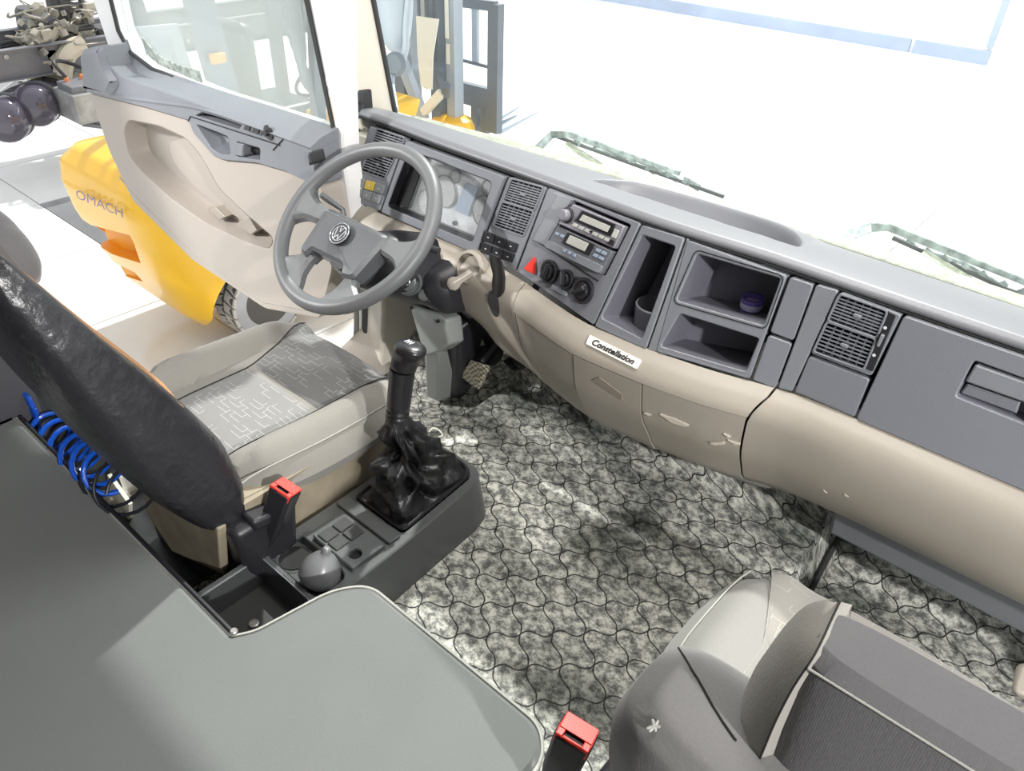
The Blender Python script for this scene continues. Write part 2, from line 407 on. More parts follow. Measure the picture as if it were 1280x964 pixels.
def mat_paving():
    "vinyl mat printed like interlocking wavy paving stones"
    m = mat('paving_print_vinyl', (.3, .3, .28), .62, spec=.3); nt = m.node_tree; L = nt.links.new; b = nt.nodes['Principled BSDF']
    tc = nt.nodes.new('ShaderNodeTexCoord'); uvn = nt.nodes.new('ShaderNodeUVMap'); uvn.uv_map = 'UVMap'
    sp = nt.nodes.new('ShaderNodeSeparateXYZ'); L(uvn.outputs[0], sp.inputs[0])
    wob = nt.nodes.new('ShaderNodeTexNoise'); wob.inputs['Scale'].default_value = 3.0; L(uvn.outputs[0], wob.inputs['Vector'])
    wb = M(nt, 'MULTIPLY', M(nt, 'SUBTRACT', wob.outputs['Fac'], .5), .06)
    u = M(nt, 'ADD', sp.outputs[0], wb); v = M(nt, 'ADD', sp.outputs[1], wb)
    su = M(nt, 'SINE', M(nt, 'MULTIPLY', u, 2 * pi)); sv = M(nt, 'SINE', M(nt, 'MULTIPLY', v, 2 * pi))
    a = M(nt, 'ADD', u, M(nt, 'MULTIPLY', sv, .088)); c = M(nt, 'ADD', v, M(nt, 'MULTIPLY', su, .088))
    da = M(nt, 'ABSOLUTE', M(nt, 'SUBTRACT', M(nt, 'FRACT', a), .5)); dc = M(nt, 'ABSOLUTE', M(nt, 'SUBTRACT', M(nt, 'FRACT', c), .5))
    dist = M(nt, 'SUBTRACT', .5, M(nt, 'MAXIMUM', da, dc))        # 0 on a joint
    r = nt.nodes.new('ShaderNodeValToRGB'); r.color_ramp.elements[0].position = .012; r.color_ramp.elements[1].position = .032
    L(dist, r.inputs['Fac'])
    n = nt.nodes.new('ShaderNodeTexNoise'); n.inputs['Scale'].default_value = 2.9; n.inputs['Detail'].default_value = 10; n.inputs['Roughness'].default_value = .77
    L(uvn.outputs[0], n.inputs['Vector'])
    r2 = nt.nodes.new('ShaderNodeValToRGB'); e = r2.color_ramp.elements; e[0].position = .42; e[0].color = (.115, .118, .112, 1); e[1].position = .57; e[1].color = (.68, .68, .605, 1)
    k = e.new(.49); k.color = (.32, .322, .295, 1); L(n.outputs['Fac'], r2.inputs['Fac'])
    big = nt.nodes.new('ShaderNodeTexNoise'); big.inputs['Scale'].default_value = .28; big.inputs['Detail'].default_value = 3; L(uvn.outputs[0], big.inputs['Vector'])
    r3 = nt.nodes.new('ShaderNodeValToRGB'); e = r3.color_ramp.elements; e[0].position = .34; e[0].color = (.34, .36, .35, 1); e[1].position = .52; e[1].color = (1, 1, 1, 1)
    L(big.outputs['Fac'], r3.inputs['Fac'])
    mx = nt.nodes.new('ShaderNodeMix'); mx.data_type = 'RGBA'; mx.blend_type = 'MULTIPLY'; mx.inputs[0].default_value = 1
    L(r2.outputs[0], mx.inputs[6]); L(r3.outputs[0], mx.inputs[7])
    m2 = nt.nodes.new('ShaderNodeMix'); m2.data_type = 'RGBA'; m2.inputs[6].default_value = (.02, .021, .02, 1); L(mx.outputs[2], m2.inputs[7]); L(r.outputs[0], m2.inputs[0])
    L(m2.outputs[2], b.inputs['Base Color'])
    bp = nt.nodes.new('ShaderNodeBump'); bp.inputs['Strength'].default_value = .5; bp.inputs['Distance'].default_value = .003
    L(M(nt, 'ADD', r.outputs[0], M(nt, 'MULTIPLY', n.outputs['Fac'], .5)), bp.inputs['Height']); L(bp.outputs['Normal'], b.inputs['Normal'])
    return m
m_mat = mat_paving()
def mat_mesh_pattern(name, c1, c2, sc):
    m = mat(name, c1, .6); nt = m.node_tree; L = nt.links.new
    tc = nt.nodes.new('ShaderNodeTexCoord'); ck = nt.nodes.new('ShaderNodeTexChecker'); ck.inputs['Scale'].default_value = sc
    ck.inputs[1].default_value = (*c1, 1); ck.inputs[2].default_value = (*c2, 1)
    L(tc.outputs['Object'], ck.inputs['Vector']); L(ck.outputs[0], nt.nodes['Principled BSDF'].inputs['Base Color']); return m
m_pedal = mat_mesh_pattern('ribbed_pedal_rubber', (.42, .38, .28), (.12, .11, .09), 110)
m_tile = mat('pale_porcelain_tile', (.70, .70, .68), .12, var=.05, vs_=3)
m_tile2 = mat('reflection_grey_tile', (.20, .205, .21), .14, var=.08, vs_=3)  # dark chassis reflections on the glossy floor, painted as grey tiles
m_grout = mat('tile_joint', (.22, .22, .21), .8)
m_cover = mat('light_grey_cover_plastic', (.24, .255, .245), .4, grain=.2)
m_inner = mat('dark_inner_wall_lining', (.07, .07, .08), .8)
m_wall = mat('white_showroom_wall', (.88, .88, .88), .7)
m_skirt = mat('blue_grey_skirting', (.36, .42, .56), .45, var=.12, vs_=1.2)

# ================================================================ CAB SHELL (setting)
def wy(x, z): return 1.555 - .07 * (x / 1.08) ** 2 - .17 * (z - .88)     # windscreen surface
bm = N(); box(bm, (-1.14, -.9, -.02), (1.14, 1.74, .05)); struct('floor', bm, m_consd)
bm = N(); box(bm, (-.55, -.5, .05), (.36, 1.72, .19)); struct('floor_tunnel', bm, m_consd, bevel=.02)
bm = N(); box(bm, (-1.2, -.95, -.02), (1.2, -.9, 2.1)); struct('wall_rear', bm, m_fab_g)
bm = N(); box(bm, (-1.2, -.95, 2.02), (1.2, 1.36, 2.1)); struct('ceiling', bm, m_beige_door)
bm = N(); box(bm, (-1.2, -.9, -.1), (-1.14, .38, 2.05)); struct('wall_left', bm, m_inner)
bm = N(); box(bm, (1.14, -.9, -.1), (1.2, -.30, 2.05)); struct('wall_right', bm, m_beige_door)
bm = N(); box(bm, (-1.14, 1.74, -.02), (1.14, 1.78, .76)); struct('wall_front', bm, m_consd)
bm = N(); box(bm, (-1.2, .38, -.1), (-1.14, .49, .60)); struct('trim_seat_side', bm, m_consd)
# door sills, wheel-arch steps and lower pillars
for sx, nm in ((-1, 'left'), (1, 'right')):
    bm = N(); box(bm, (sx * 1.12, .14, -.12), (sx * 1.22, 1.36, .075)); struct('trim_sill_' + nm, bm, m_paint, bevel=.012)
    bm = N()
    loft(bm, [[(sx * 1.05, y0, z), (sx * 1.20, y0, z), (sx * 1.20, 1.60, z), (sx * 1.05, 1.60, z)] for z, y0 in ((-.1, 1.27), (.1, 1.33), (.3, 1.36), (.6, 1.375), (.85, 1.375))])
    struct('trim_lower_pillar_' + nm, bm, m_paint, bevel=.01)
    bm = N()
    secs = []
    for k in range(9):
        z = .86 + k * (2.06 - .86) / 8; yb = wy(1.08, z)
        secs.append([(sx * 1.165, yb - .11, z), (sx * 1.09, yb - .115, z), (sx * 1.07, yb - .05, z), (sx * 1.075, yb - .004, z), (sx * 1.165, yb + .02, z)])
    loft(bm, secs); struct('trim_pillar_' + nm, bm, m_paint, bevel=.006)
    bm = N(); tube(bm, [(sx * 1.072, wy(1.08, z) - .006, z) for z in (.86, 1.2, 1.6, 2.04)], .0075, 8); struct('trim_screen_seal_' + nm, bm, m_rub)
    bm = N(); tube(bm, catmull([(sx * 1.135, 1.29, .06), (sx * 1.135, 1.345, .2), (sx * 1.135, 1.365, .5), (sx * 1.135, 1.385, .82), (sx * 1.135, 1.325, 1.19), (sx * 1.135, 1.25, 1.6), (sx * 1.135, 1.19, 2.0)], 5), .011, 8)
    struct('trim_door_seal_' + nm, bm, m_rub)
    bm = N(); tube(bm, catmull([(sx * 1.155, 1.27, .06), (sx * 1.155, 1.325, .2), (sx * 1.155, 1.345, .5), (sx * 1.155, 1.365, .82), (sx * 1.155, 1.305, 1.19), (sx * 1.155, 1.17, 2.0)], 5), .009, 8)
    struct('trim_outer_seal_' + nm, bm, m_seal)
    bm = N(); sheet(bm, lambda a_, b_: (sx * (1.145 - .10 * a_ - .03 * sin(a_ * pi)), .55 + .82 * b_, .072 + (.13 * b_ ** 4 + .02) * (1 - a_) ** 1.5 * .9 + .02 * (1 - a_)), 12, 24)
    struct('trim_step_' + nm, bm, m_beige_door, solid=.006)
bm = N(); box(bm, (-1.2, 1.3, 1.98), (1.2, 1.42, 2.1)); struct('trim_header', bm, m_paint)
# windscreen
bm = N(); sheet(bm, lambda a, b: (-1.075 + 2.15 * a, wy(-1.075 + 2.15 * a, .872 + 1.13 * b), .872 + 1.13 * b), 24, 8)
struct('window_1', bm, m_glass)
# cowl outside the glass
cowl = N()
sheet(cowl, lambda a, b: (-1.1 + 2.2 * a, wy(-1.1 + 2.2 * a, .86) + .012 + .085 * b, .865 - .012 * b + (.006 if int(b * 6) % 2 else 0)), 60, 6)
struct('trim_cowl', cowl, m_cowl, solid=.006)
bm = N(); tube(bm, [(x / 20, wy(x / 20, .872) - .004, .876) for x in range(-21, 22)], .0035, 6); struct('trim_screen_base', bm, m_seal)
bm = N(); box(bm, (-1.15, 1.66, -.5), (1.15, 1.70, .79)); struct('trim_grille_panel', bm, m_white)

# ================================================================ DASHBOARD
dash = thing('dashboard', 'long dark grey and taupe dashboard with radios and open shelves under the windscreen', 'dashboard', (0, 1.3, .42))
YB = [(-1.1, 1.276), (-.73, 1.277), (-.548, 1.276), (-.401, 1.258), (-.27, 1.222), (-.151, 1.196), (.028, 1.208), (.148, 1.228), (.242, 1.257), (.30, 1.272), (1.2, 1.28)]
YT = [(-1.1, 1.335), (-.95, 1.335), (-.74, 1.318), (-.494, 1.308), (-.356, 1.303), (-.1, 1.286), (0, 1.288), (.16, 1.298), (.42, 1.295), (1.2, 1.292)]
def sm(tab, x): return (interp(tab, x - .04) + interp(tab, x) * 2 + interp(tab, x + .04)) / 4
def dsurf(x, s):
    v = s / .22
    return V((x, sm(YT, x) * (1 - v) + sm(YB, x) * v, .92 - s))
def dmap(x, s, d):
    "d is the height proud of the panel (towards the seats)"
    p = dsurf(x, s); tx = dsurf(x + .01, s) - dsurf(x - .01, s); ts = dsurf(x, s + .01) - dsurf(x, s - .01)
    n = tx.cross(ts).normalized()
    if n.y > 0: n = -n
    return p + n * d
def dinv(px, py):
    lo, hi = -.1, .4
    for _ in range(40):
        s = (lo + hi) / 2; q = P(px, py, z=.92 - s); yy = dsurf(q.x, s).y
        if q.y < yy: lo = s
        else: hi = s
    q = P(px, py, z=.92 - s); return V((q.x, s))
def dq(*pts): return [dinv(*p) for p in pts]
T_ = .012
def dpanel(name, pts, m=m_dash, r=.006, d=T_, holes=(), parent=None, bev=.002, back=-.006, uvpts=False, **k):
    bm = N(); o = rpoly(pts if uvpts else inset(dq(*pts), .0012), r)
    plate(bm, [o] + [h for h in holes], dmap, d, back, bev); return obj(name, bm, m, parent or dash, **k)
# --- top pad with its oval tray
def padpt(a, b):
    x = -1.07 + 2.14 * a; y0 = sm(YT, x) - .002
    ye = wy(x, .88) - .006
    if b < .16: t = b / .16; y = y0 - .008 * sin(t * pi) + .006 * t; z = .918 + .020 * t
    else:
        t = (b - .16) / .84; y = y0 + .006 + (ye - y0 - .006) * t; z = .938 - .003 * t - .058 * t ** 2.2
    if a < .012: z -= .02 * (1 - a / .012)
    cx, hw = -.052, .238
    q = (x - cx) / hw
    if abs(q) < 1.12:
        rr = .145 * max(0, 1 - abs(q) ** 2.6) ** .55
        z += .012 * max(0, 1 - abs(q) ** 4) * max(0, min(1, (y - 1.40) / .05)) * max(0, min(1, (ye - .005 - y) / .02))
        d = min(y - 1.366, 1.366 + rr - y)                      # inside distance
        k1 = max(0, min(1, (y - 1.366) / .008)); k2 = max(0, min(1, (1.366 + rr - y) / .034)); k = min(k1, k2) if rr > .02 else 0; k = k * k * (3 - 2 * k)
        z -= .046 * k
    return (x, y, z)
bm = N(); sheet(bm, padpt, 420, 70); obj('top_pad', bm, m_pad, dash, autos=80)
# groove line and front filler under the pad
bm = N(); tube(bm, [dmap(x / 40, .004, .004) for x in range(-42, 43)], .0025, 6); obj('panel_gap', bm, m_gap, dash)
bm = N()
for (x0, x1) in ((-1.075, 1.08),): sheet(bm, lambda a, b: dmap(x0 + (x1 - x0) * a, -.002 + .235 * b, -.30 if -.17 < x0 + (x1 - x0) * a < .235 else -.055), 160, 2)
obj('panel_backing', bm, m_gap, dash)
# --- vents
def vent(quad, parent, nh=8, nv=4, m=m_dash2, depth=-.018, knob=True):
    q = dq(*quad); l = rpoly(q, .004, 2); bm = N(); o = inset(l, -.004)
    plate(bm, [o, l], dmap, T_ + .003, T_ - .004, .001)
    fr = obj('air_vent', bm, m, parent)
    bm = N(); bowl(bm, l, dmap, T_ + .001, depth, 0); obj('vent_duct', bm, m_gap, fr)
    f = lambda a, b: (q[0] * (1 - a) + q[1] * a) * (1 - b) + (q[3] * (1 - a) + q[2] * a) * b
    for i in range(1, nh + 1):
        b_ = i / (nh + 1); bm = N(); p0 = f(0, b_); p1 = f(1, b_)
        w_ = .0016
        hexa(bm, [dmap(p0.x, p0.y - w_, T_), dmap(p1.x, p1.y - w_, T_), dmap(p1.x, p1.y + w_, T_), dmap(p0.x, p0.y + w_, T_),
                  dmap(p0.x, p0.y - w_ + .004, 0), dmap(p1.x, p1.y - w_ + .004, 0), dmap(p1.x, p1.y + w_ + .004, 0), dmap(p0.x, p0.y + w_ + .004, 0)])
        obj('slat', bm, m, fr, smooth=False)
    for i in range(1, nv + 1):
        a_ = i / (nv + 1); bm = N(); p0 = f(a_, 0); p1 = f(a_, 1); w_ = .0012
        hexa(bm, [dmap(p0.x - w_, p0.y, T_ - .005), dmap(p0.x + w_, p0.y, T_ - .005), dmap(p1.x + w_, p1.y, T_ - .005), dmap(p1.x - w_, p1.y, T_ - .005),
                  dmap(p0.x - w_, p0.y, -.004), dmap(p0.x + w_, p0.y, -.004), dmap(p1.x + w_, p1.y, -.004), dmap(p1.x - w_, p1.y, -.004)])
        obj('slat', bm, m, fr, smooth=False)
    if knob:
        c = f(.5, .5); bm = N()
        plate(bm, [rpoly([(c.x - .007, c.y - .003), (c.x + .007, c.y - .003), (c.x + .007, c.y + .003), (c.x - .007, c.y + .003)], .002, 2)], dmap, T_ + .004, T_ - .004, .001); obj('vent_knob', bm, m_dash, fr)
def inner(q, a0, a1, b0, b1):
    f = lambda a, b: (V(q[0]) * (1 - a) + V(q[1]) * a) * (1 - b) + (V(q[3]) * (1 - a) + V(q[2]) * a) * b
    return [tuple(f(a0, b0)), tuple(f(a1, b0)), tuple(f(a1, b1)), tuple(f(a0, b1))]
def ventpanel(pts, vq, split=.47, nh=8, nv=4, m=m_dash2):
    "panel with a well that holds two vents"
    hole = rpoly(inset(dq(*vq), -.001), .004, 3)
    p = dpanel('vent_panel', pts, holes=[hole])
    vent(inner(vq, .0, 1, .0, split - .015), dash, nh, nv, m); vent(inner(vq, .0, 1, split + .035, 1), dash, nh, nv, m)
    bm = N(); a = dq(*inner(vq, 0, 1, split - .01, split + .03)); plate(bm, [a], dmap, T_ - .001, 0, .0005); obj('vent_bar', bm, m, dash)
    return p
def switches(quad, cols, rows, cm=None, icons=True):
    for r in range(rows):
        for c in range(cols):
            q = dq(*inner(quad, (c + .04) / cols, (c + .96) / cols, (r + .06) / rows, (r + .94) / rows))
            mm = cm.get((r, c), m_black) if cm else m_black
            bm = N(); plate(bm, [rpoly(q, .002, 2)], dmap, T_ + .005, T_ - .003, .0015); s = obj('switch', bm, mm, dash, label=('yellow switch' if mm is m_ysw else None))
            if icons:
                ce = (q[0] + q[2]) / 2; bm = N(); plate(bm, [[(ce.x - .003, ce.y - .001), (ce.x + .003, ce.y - .001), (ce.x + .003, ce.y + .001), (ce.x - .003, ce.y + .001)]], dmap, T_ + .0056, T_ + .004); obj('switch_mark', bm, m_mark, s)
m_ysw = mat('yellow_switch_lens', (.62, .45, .05), .3)
m_mark = mat('pale_symbol_print', (.62, .64, .66), .5)
# left end
lv = [(476, 162), (510, 173), (485, 223), (457, 213)]
ventpanel([(466, 157), (512, 173), (480, 264), (437, 249)], lv, nh=7)
m_sw = mat('grey_switch_plastic', (.22, .23, .24), .4)
switches([(451, 221), (487, 231), (480, 256), (445, 244)], 3, 2, {(0, 1): m_ysw, (0, 0): m_sw, (0, 2): m_sw, (1, 0): m_sw, (1, 1): m_sw, (1, 2): m_sw})
# --- instrument cluster
ch = rpoly(dq((517, 187), (621, 227), (596, 302), (490, 258)), [.03, .012, .012, .012], 5)
fr = dpanel('cluster_surround', [(513, 175), (637, 220), (600, 318), (481, 265)], holes=[ch], d=.016)
bm = N()
n = len(ch); li = inset(ch, .004); a = [bm.verts.new(dmap(p.x, p.y, .015)) for p in ch]; b_ = [bm.verts.new(dmap(p.x, p.y, -.022)) for p in li]
for i in range(n): bm.faces.new([a[i], a[(i + 1) % n], b_[(i + 1) % n], b_[i]])
obj('cluster_rim', bm, m_black, dash)
m_cl = mat('hazed_cluster_face', (.60, .61, .64), .4, var=.25, vs_=25)  # lens haze is put into this lightened face colour
m_dial = mat('dial_face', (.42, .42, .44), .35)
m_lcd = mat('blue_grey_display', (.30, .36, .46), .2)
bm = N(); plate(bm, [li], dmap, -.02, -.03); cl = obj('cluster_face', bm, m_cl, dash)
bm = N(); plate(bm, [rpoly(dq((516, 188), (531, 193), (507, 262), (490, 257)), .006)], dmap, -.008, -.02, .002); obj('dark_visor', bm, m_blackg, cl)
def dring(px, py, r, m, d0, d1, name, parent, w_=.002, lab=None):
    c = dinv(px, py); o = [(c.x + r * cos(t * pi / 14), c.y + r * sin(t * pi / 14)) for t in range(28)]
    i_ = [(c.x + (r - w_) * cos(t * pi / 14), c.y + (r - w_) * sin(t * pi / 14)) for t in range(28)]
    bm = N(); plate(bm, [o, i_], dmap, d0, d1, .0004); return obj(name, bm, m, parent)
def ddisc(px, py, r, m, d0, d1, name, parent, bev=.001, n=24, c=None):
    c = c or dinv(px, py); bm = N(); plate(bm, [[(c.x + r * cos(t * 2 * pi / n), c.y + r * sin(t * 2 * pi / n)) for t in range(n)]], dmap, d0, d1, bev); return obj(name, bm, m, parent)
for gx, gy, gr in ((528, 254, .034), (550, 240, .040), (564, 221, .017), (603, 236, .019), (599, 266, .040)):
    g = ddisc(gx, gy, gr, m_dial, -.017, -.02, 'gauge', cl, .0005)
    c = dinv(gx, gy); bm = N()
    for k in range(9 if gr < .03 else 17):
        t = radians(140 + k * 260 / (8 if gr < .03 else 16)); u = V((cos(t), sin(t))); p = V((-u.y, u.x)) * .0006
        a0 = c + u * gr * .74; a1 = c + u * gr * .92
        plate(bm, [[a0 - p, a1 - p, a1 + p, a0 + p]], dmap, -.0162, -.017)
    t = radians(150); u = V((cos(t), sin(t))); p = V((-u.y, u.x)) * .0009
    plate(bm, [[c - p, c + u * gr * .8 - p, c + u * gr * .8 + p, c + p]], dmap, -.0155, -.016)
    obj('gauge_scale', bm, m_mark, cl)
    dring(gx, gy, gr, m_sw, -.0145, -.019, 'gauge_ring', cl)
bm = N(); plate(bm, [rpoly(dq((577, 229), (592, 236), (580, 271), (563, 263)), .003)], dmap, -.013, -.02, .001); obj('display', bm, m_lcd, cl)
ddisc(563, 280, .006, m_black, -.012, -.02, 'reset_button', cl)
bm = N(); plate(bm, [li], dmap, -.009, -.0095); obj('cluster_lens', bm, m_lens, cl)
# --- second vent panel
v2 = [(645, 224), (683, 235), (659, 294), (622, 281)]
ventpanel([(640, 220), (688, 234), (648, 338), (601, 321)], v2, nh=8, nv=5)
switches([(611, 286), (654, 304), (646, 329), (605, 315)], 3, 2)
# --- centre panel with radios and heater dials
rad = dq((721, 251), (792, 282), (760, 345), (690, 309))
cp = dpanel('centre_panel', [(689, 234), (805, 279), (746, 407), (650, 339)], m_dash2, holes=[rpoly(rad, .002, 1)])
bm = N(); plate(bm, [rpoly(dq((702, 243), (720, 249), (688, 308), (671, 300)), .004)], dmap, T_ + .003, T_ - .002, .0015); obj('blank_cover', bm, m_dash, dash)
bm = N()
for a, b_ in (((676, 302), (752, 352)), ((689, 308), (671, 300))):
    tube(bm, [dmap(*dinv(a[0] + (b_[0] - a[0]) * t / 6, a[1] + (b_[1] - a[1]) * t / 6), T_) for t in range(7)], .0011, 6)
obj('panel_gap', bm, m_gap, dash)
bm = N(); bowl(bm, rad, dmap, T_ - .001, -.03); obj('radio_slot', bm, m_gap, dash)
m_rad = mat('grey_violet_radio_face', (.25, .24, .275), .3, .2)
m_rad2 = mat('graphite_radio_face', (.13, .135, .15), .3)
m_lcd2 = mat('pale_lcd', (.50, .50, .46), .25)
def radio(q, m, name, lab):
    bm = N(); plate(bm, [rpoly(dq(*q), .003, 3)], dmap, T_ + .012, -.02, .002); return obj(name, bm, m, dash, label=lab)
u1 = [(724, 256), (788, 284), (775, 312), (706, 280)]
r1 = radio(u1, m_rad, 'car_radio', 'upper radio with round volume knob')
def rbtn(q, a0, a1, b0, b1, m, name, parent, h=.0025, base=T_ + .012, r=.001):
    bm = N(); plate(bm, [rpoly(dq(*inner(q, a0, a1, b0, b1)), r, 2)], dmap, base + h, base - .003, .0006); return obj(name, bm, m, parent)
rbtn(u1, .22, .86, .08, .62, m_blackg, 'screen_bezel', r1)
rbtn(u1, .28, .80, .22, .50, m_lcd2, 'radio_display', r1, .004)
k_ = ddisc(718, 270, .0165, m_black, T_ + .016, T_, 'knob_ring', r1); ddisc(718, 270, .012, m_rad, T_ + .03, T_, 'volume_knob', r1, .003)
for i in range(3): rbtn(u1, .22 + i * .11, .31 + i * .11, .70, .84, m_lcd2, 'radio_button', r1)
for i in range(3): rbtn(u1, .58 + i * .11, .67 + i * .11, .70, .84, m_lcd2, 'radio_button', r1)
rbtn(u1, .88, .96, .25, .6, m_lcd2, 'radio_button', r1); rbtn(u1, .46, .56, .72, .78, m_blackg, 'usb_slot', r1); rbtn(u1, .88, .97, .70, .92, m_black, 'corner_button', r1)
u2 = [(705, 283), (773, 315), (758, 344), (691, 309)]
r2 = radio(u2, m_rad2, 'car_radio', 'lower radio with pale display')
rbtn(u2, .22, .70, .05, .55, m_blackg, 'screen_bezel', r2); rbtn(u2, .28, .62, .10, .46, m_lcd2, 'radio_display', r2, .004)
rbtn(u2, .02, .99, .66, .96, m_dash, 'radio_lip', r2, .008, r=.003)
for i in range(2):
    rbtn(u2, .04 + i * .09, .11 + i * .09, .22, .34, m_lcd, 'radio_button', r2); rbtn(u2, .76 + i * .1, .84 + i * .1, .14, .26, m_lcd, 'radio_button', r2); rbtn(u2, .76 + i * .1, .84 + i * .1, .36, .48, m_lcd, 'radio_button', r2)
for i in range(3): rbtn(u2, .32 + i * .09, .37 + i * .09, .70, .80, m_lcd, 'radio_button', r2, .010)
def dial(px, py, r, ang, lab=None):
    ring = dring(px, py, r, m_black, T_ + .004, T_ - .003, 'heater_dial', dash, r * .22)
    ddisc(px, py, r * .78, m_gap, T_ + .001, T_ - .003, 'dial_well', ring)
    c = dinv(px, py); ddisc(px, py, r * .62, m_blackg, T_ + .010, T_ - .002, 'dial_knob', ring, .002)
    u = V((cos(ang), sin(ang))); p = V((-u.y, u.x)) * r * .2; bm = N()
    plate(bm, [rpoly([c - u * r * .62 - p, c + u * r * .74 - p * .5, c + u * r * .74 + p * .5, c - u * r * .62 + p], r * .1, 2)], dmap, T_ + .022, T_ + .008, .003); obj('dial_grip', bm, m_black, ring)
dial(691.5, 340, .0255, radians(-80)); dial(712.5, 349.5, .0200, radians(-105)); dial(733.5, 364, .0265, radians(140))
bm = N(); plate(bm, [rpoly(dq((697, 356), (714, 366), (713, 371), (695, 361)), .003, 3)], dmap, T_ + .005, T_ - .002, .001); obj('heater_slider', bm, m_dash, dash)
bm = N(); plate(bm, [rpoly(dq((661, 336), (674, 321), (674, 343)), .002, 2)], dmap, T_ + .006, T_ - .002, .0015); obj('hazard_button', bm, m_red, dash, label='red triangular hazard button')
# --- open pockets
def pocket(hole_px, depth, m=m_pocket, r=.006, shrink=.004, name='shelf_recess'):
    h = rpoly(dq(*hole_px), r, 3); bm = N(); bowl(bm, h, dmap, T_ - .002, -depth, shrink); o = obj(name, bm, m, dash); return h
hE = [(807, 294), (848, 308), (806, 423), (756, 397)]
h = rpoly(dq(*hE), .006, 3)
dpanel('tall_pocket_frame', [(806, 281), (860, 297), (811, 437), (746, 408)], m_dash2, holes=[h], d=.014)
pocket(hE, .13)
c = dinv(797, 395); cc = dmap(c.x, c.y, -.05)
bm = N(); lathe(bm, cc + V((.004, .022, -.045)), (0, 0, 1), [(.040, 0), (.042, .01), (.044, .062), (.040, .064), (.038, .012)], 28); obj('cup_ring', bm, m_dash2, dash)
hU = [(875, 317), (979, 347), (957, 405), (849, 375)]; hL = [(853, 391), (951, 421), (934, 462), (829, 432)]
h1 = rpoly(dq(*hU), .006, 3); h2 = rpoly(dq(*hL), .006, 3)
dpanel('double_shelf_frame', [(862, 299), (988, 343), (939, 472), (822, 439)], m_dash2, holes=[h1, h2], d=.014)
pocket(hU, .12); pocket(hL, .11)
bm = N()
tube(bm, [dmap(p.x, p.y, .0142) for p in inset(h1, -.006)], .0012, 5, closed=True); obj('panel_gap', bm, m_gap, dash)
dpanel('pocket_divider', [(861, 297), (864, 299), (824, 440), (811, 437)], m_dash, r=.001)
dpanel('blank_cover', [(990, 344), (1021, 354), (994, 425), (963, 414)], m_dash2); dpanel('blank_cover', [(962, 416), (993, 427), (971, 484), (940, 473)], m_dash2)
dpanel('panel_strip', [(1023, 353), (1052, 361), (992, 488), (972, 483)], m_dash)
# --- passenger vents and glove box
v3 = [(1054, 367), (1111, 387), (1082, 458), (1021, 436)]
ventpanel([(1053, 362), (1131, 391), (1092, 469), (1014, 440)], v3, split=.46, nh=7, nv=5)
bm = N(); plate(bm, [rpoly(dq((1112, 386), (1124, 391), (1094, 462), (1083, 457)), .004)], dmap, T_ + .002, T_ - .003, .001); vs_p = obj('vent_slider_plate', bm, m_black, dash)
bm = N(); plate(bm, [rpoly(dq((1106, 414), (1110, 416), (1103, 430), (1100, 428)), .001)], dmap, T_ + .008, T_, .001); obj('slider', bm, m_dash, vs_p)
for a_, b_ in ((1110, 407), (1096, 441)):
    c = dinv(a_, b_); bm = N(); plate(bm, [[(c.x + .003 * cos(t), c.y + .003 * sin(t)) for t in [k * pi / 5 for k in range(10)]]], dmap, T_ + .0026, T_ + .001); obj('print_mark', bm, m_mark, vs_p)
dpanel('blank_cover', [(1013, 442), (1091, 471), (1071, 520), (993, 488)], m_dash2)
G0 = dinv(1133, 392); G1 = dinv(1073, 521)
gb = [V((G0.x, G0.y)), V((1.02, G0.y - .004)), V((1.02, G1.y)), V((G1.x, G1.y))]
hp = rpoly(dq((1220, 447), (1305, 478), (1288, 528), (1197, 492)), .006, 3)
gbx = dpanel('glove_box_door', gb, m_dash2, uvpts=True, r=.008, holes=[hp], d=.014)
bm = N(); bowl(bm, hp, dmap, .012, -.016, .003); obj('handle_recess', bm, m_pocket, gbx)
bm = N(); plate(bm, [rpoly(dq((1222, 452), (1300, 480), (1292, 503), (1209, 474)), .004)], dmap, .014, -.012, .003); obj('glove_box_handle', bm, m_dash, gbx)
bm = N(); plate(bm, [rpoly(dq((1209, 479), (1276, 502), (1271, 517), (1200, 491)), .003)], dmap, .004, -.012, .003); obj('latch_bar', bm, m_dash2, gbx)
dpanel('end_panel', [V((1.022, .012)), V((1.08, .01)), V((1.08, .215)), V((1.022, .215))], uvpts=True)
# --- taupe lower body
def lprof(x):
    k = max(0, min(1, (x - .2) / .25)); e = max(0, min(1, (-.50 - x) / .12))
    bz = .42 + .15 * e
    return [(0.0, .700), (-.010, .694), (-.030, .682), (-.040 - .006 * (1 - k), .655), (-.040, .61), (-.026, .55), (.005, .49 + .04 * e), (.05 + .02 * k, bz), (.12, bz - .006)]
def lsurf(x, w_):
    pr = lprof(x); t = w_ * (len(pr) - 1); i = min(int(t), len(pr) - 2); t -= i
    g = lambda k: pr[max(0, min(len(pr) - 1, k))]
    c = lambda j: .5 * (2 * g(i)[j] + (g(i + 1)[j] - g(i - 1)[j]) * t + (2 * g(i - 1)[j] - 5 * g(i)[j] + 4 * g(i + 1)[j] - g(i + 2)[j]) * t * t + (3 * g(i)[j] - g(i - 1)[j] - 3 * g(i + 1)[j] + g(i + 2)[j]) * t ** 3)
    return V((x, sm(YB, x) - .008 + c(0), c(1)))
def lmap(x, w_, d):
    p = lsurf(x, w_); tx = lsurf(x + .01, w_) - lsurf(x - .01, w_); ts = lsurf(x, min(1, w_ + .01)) - lsurf(x, max(0, w_ - .01))
    n = tx.cross(ts).normalized()
    if n.y > 0: n = -n
    return p + n * d
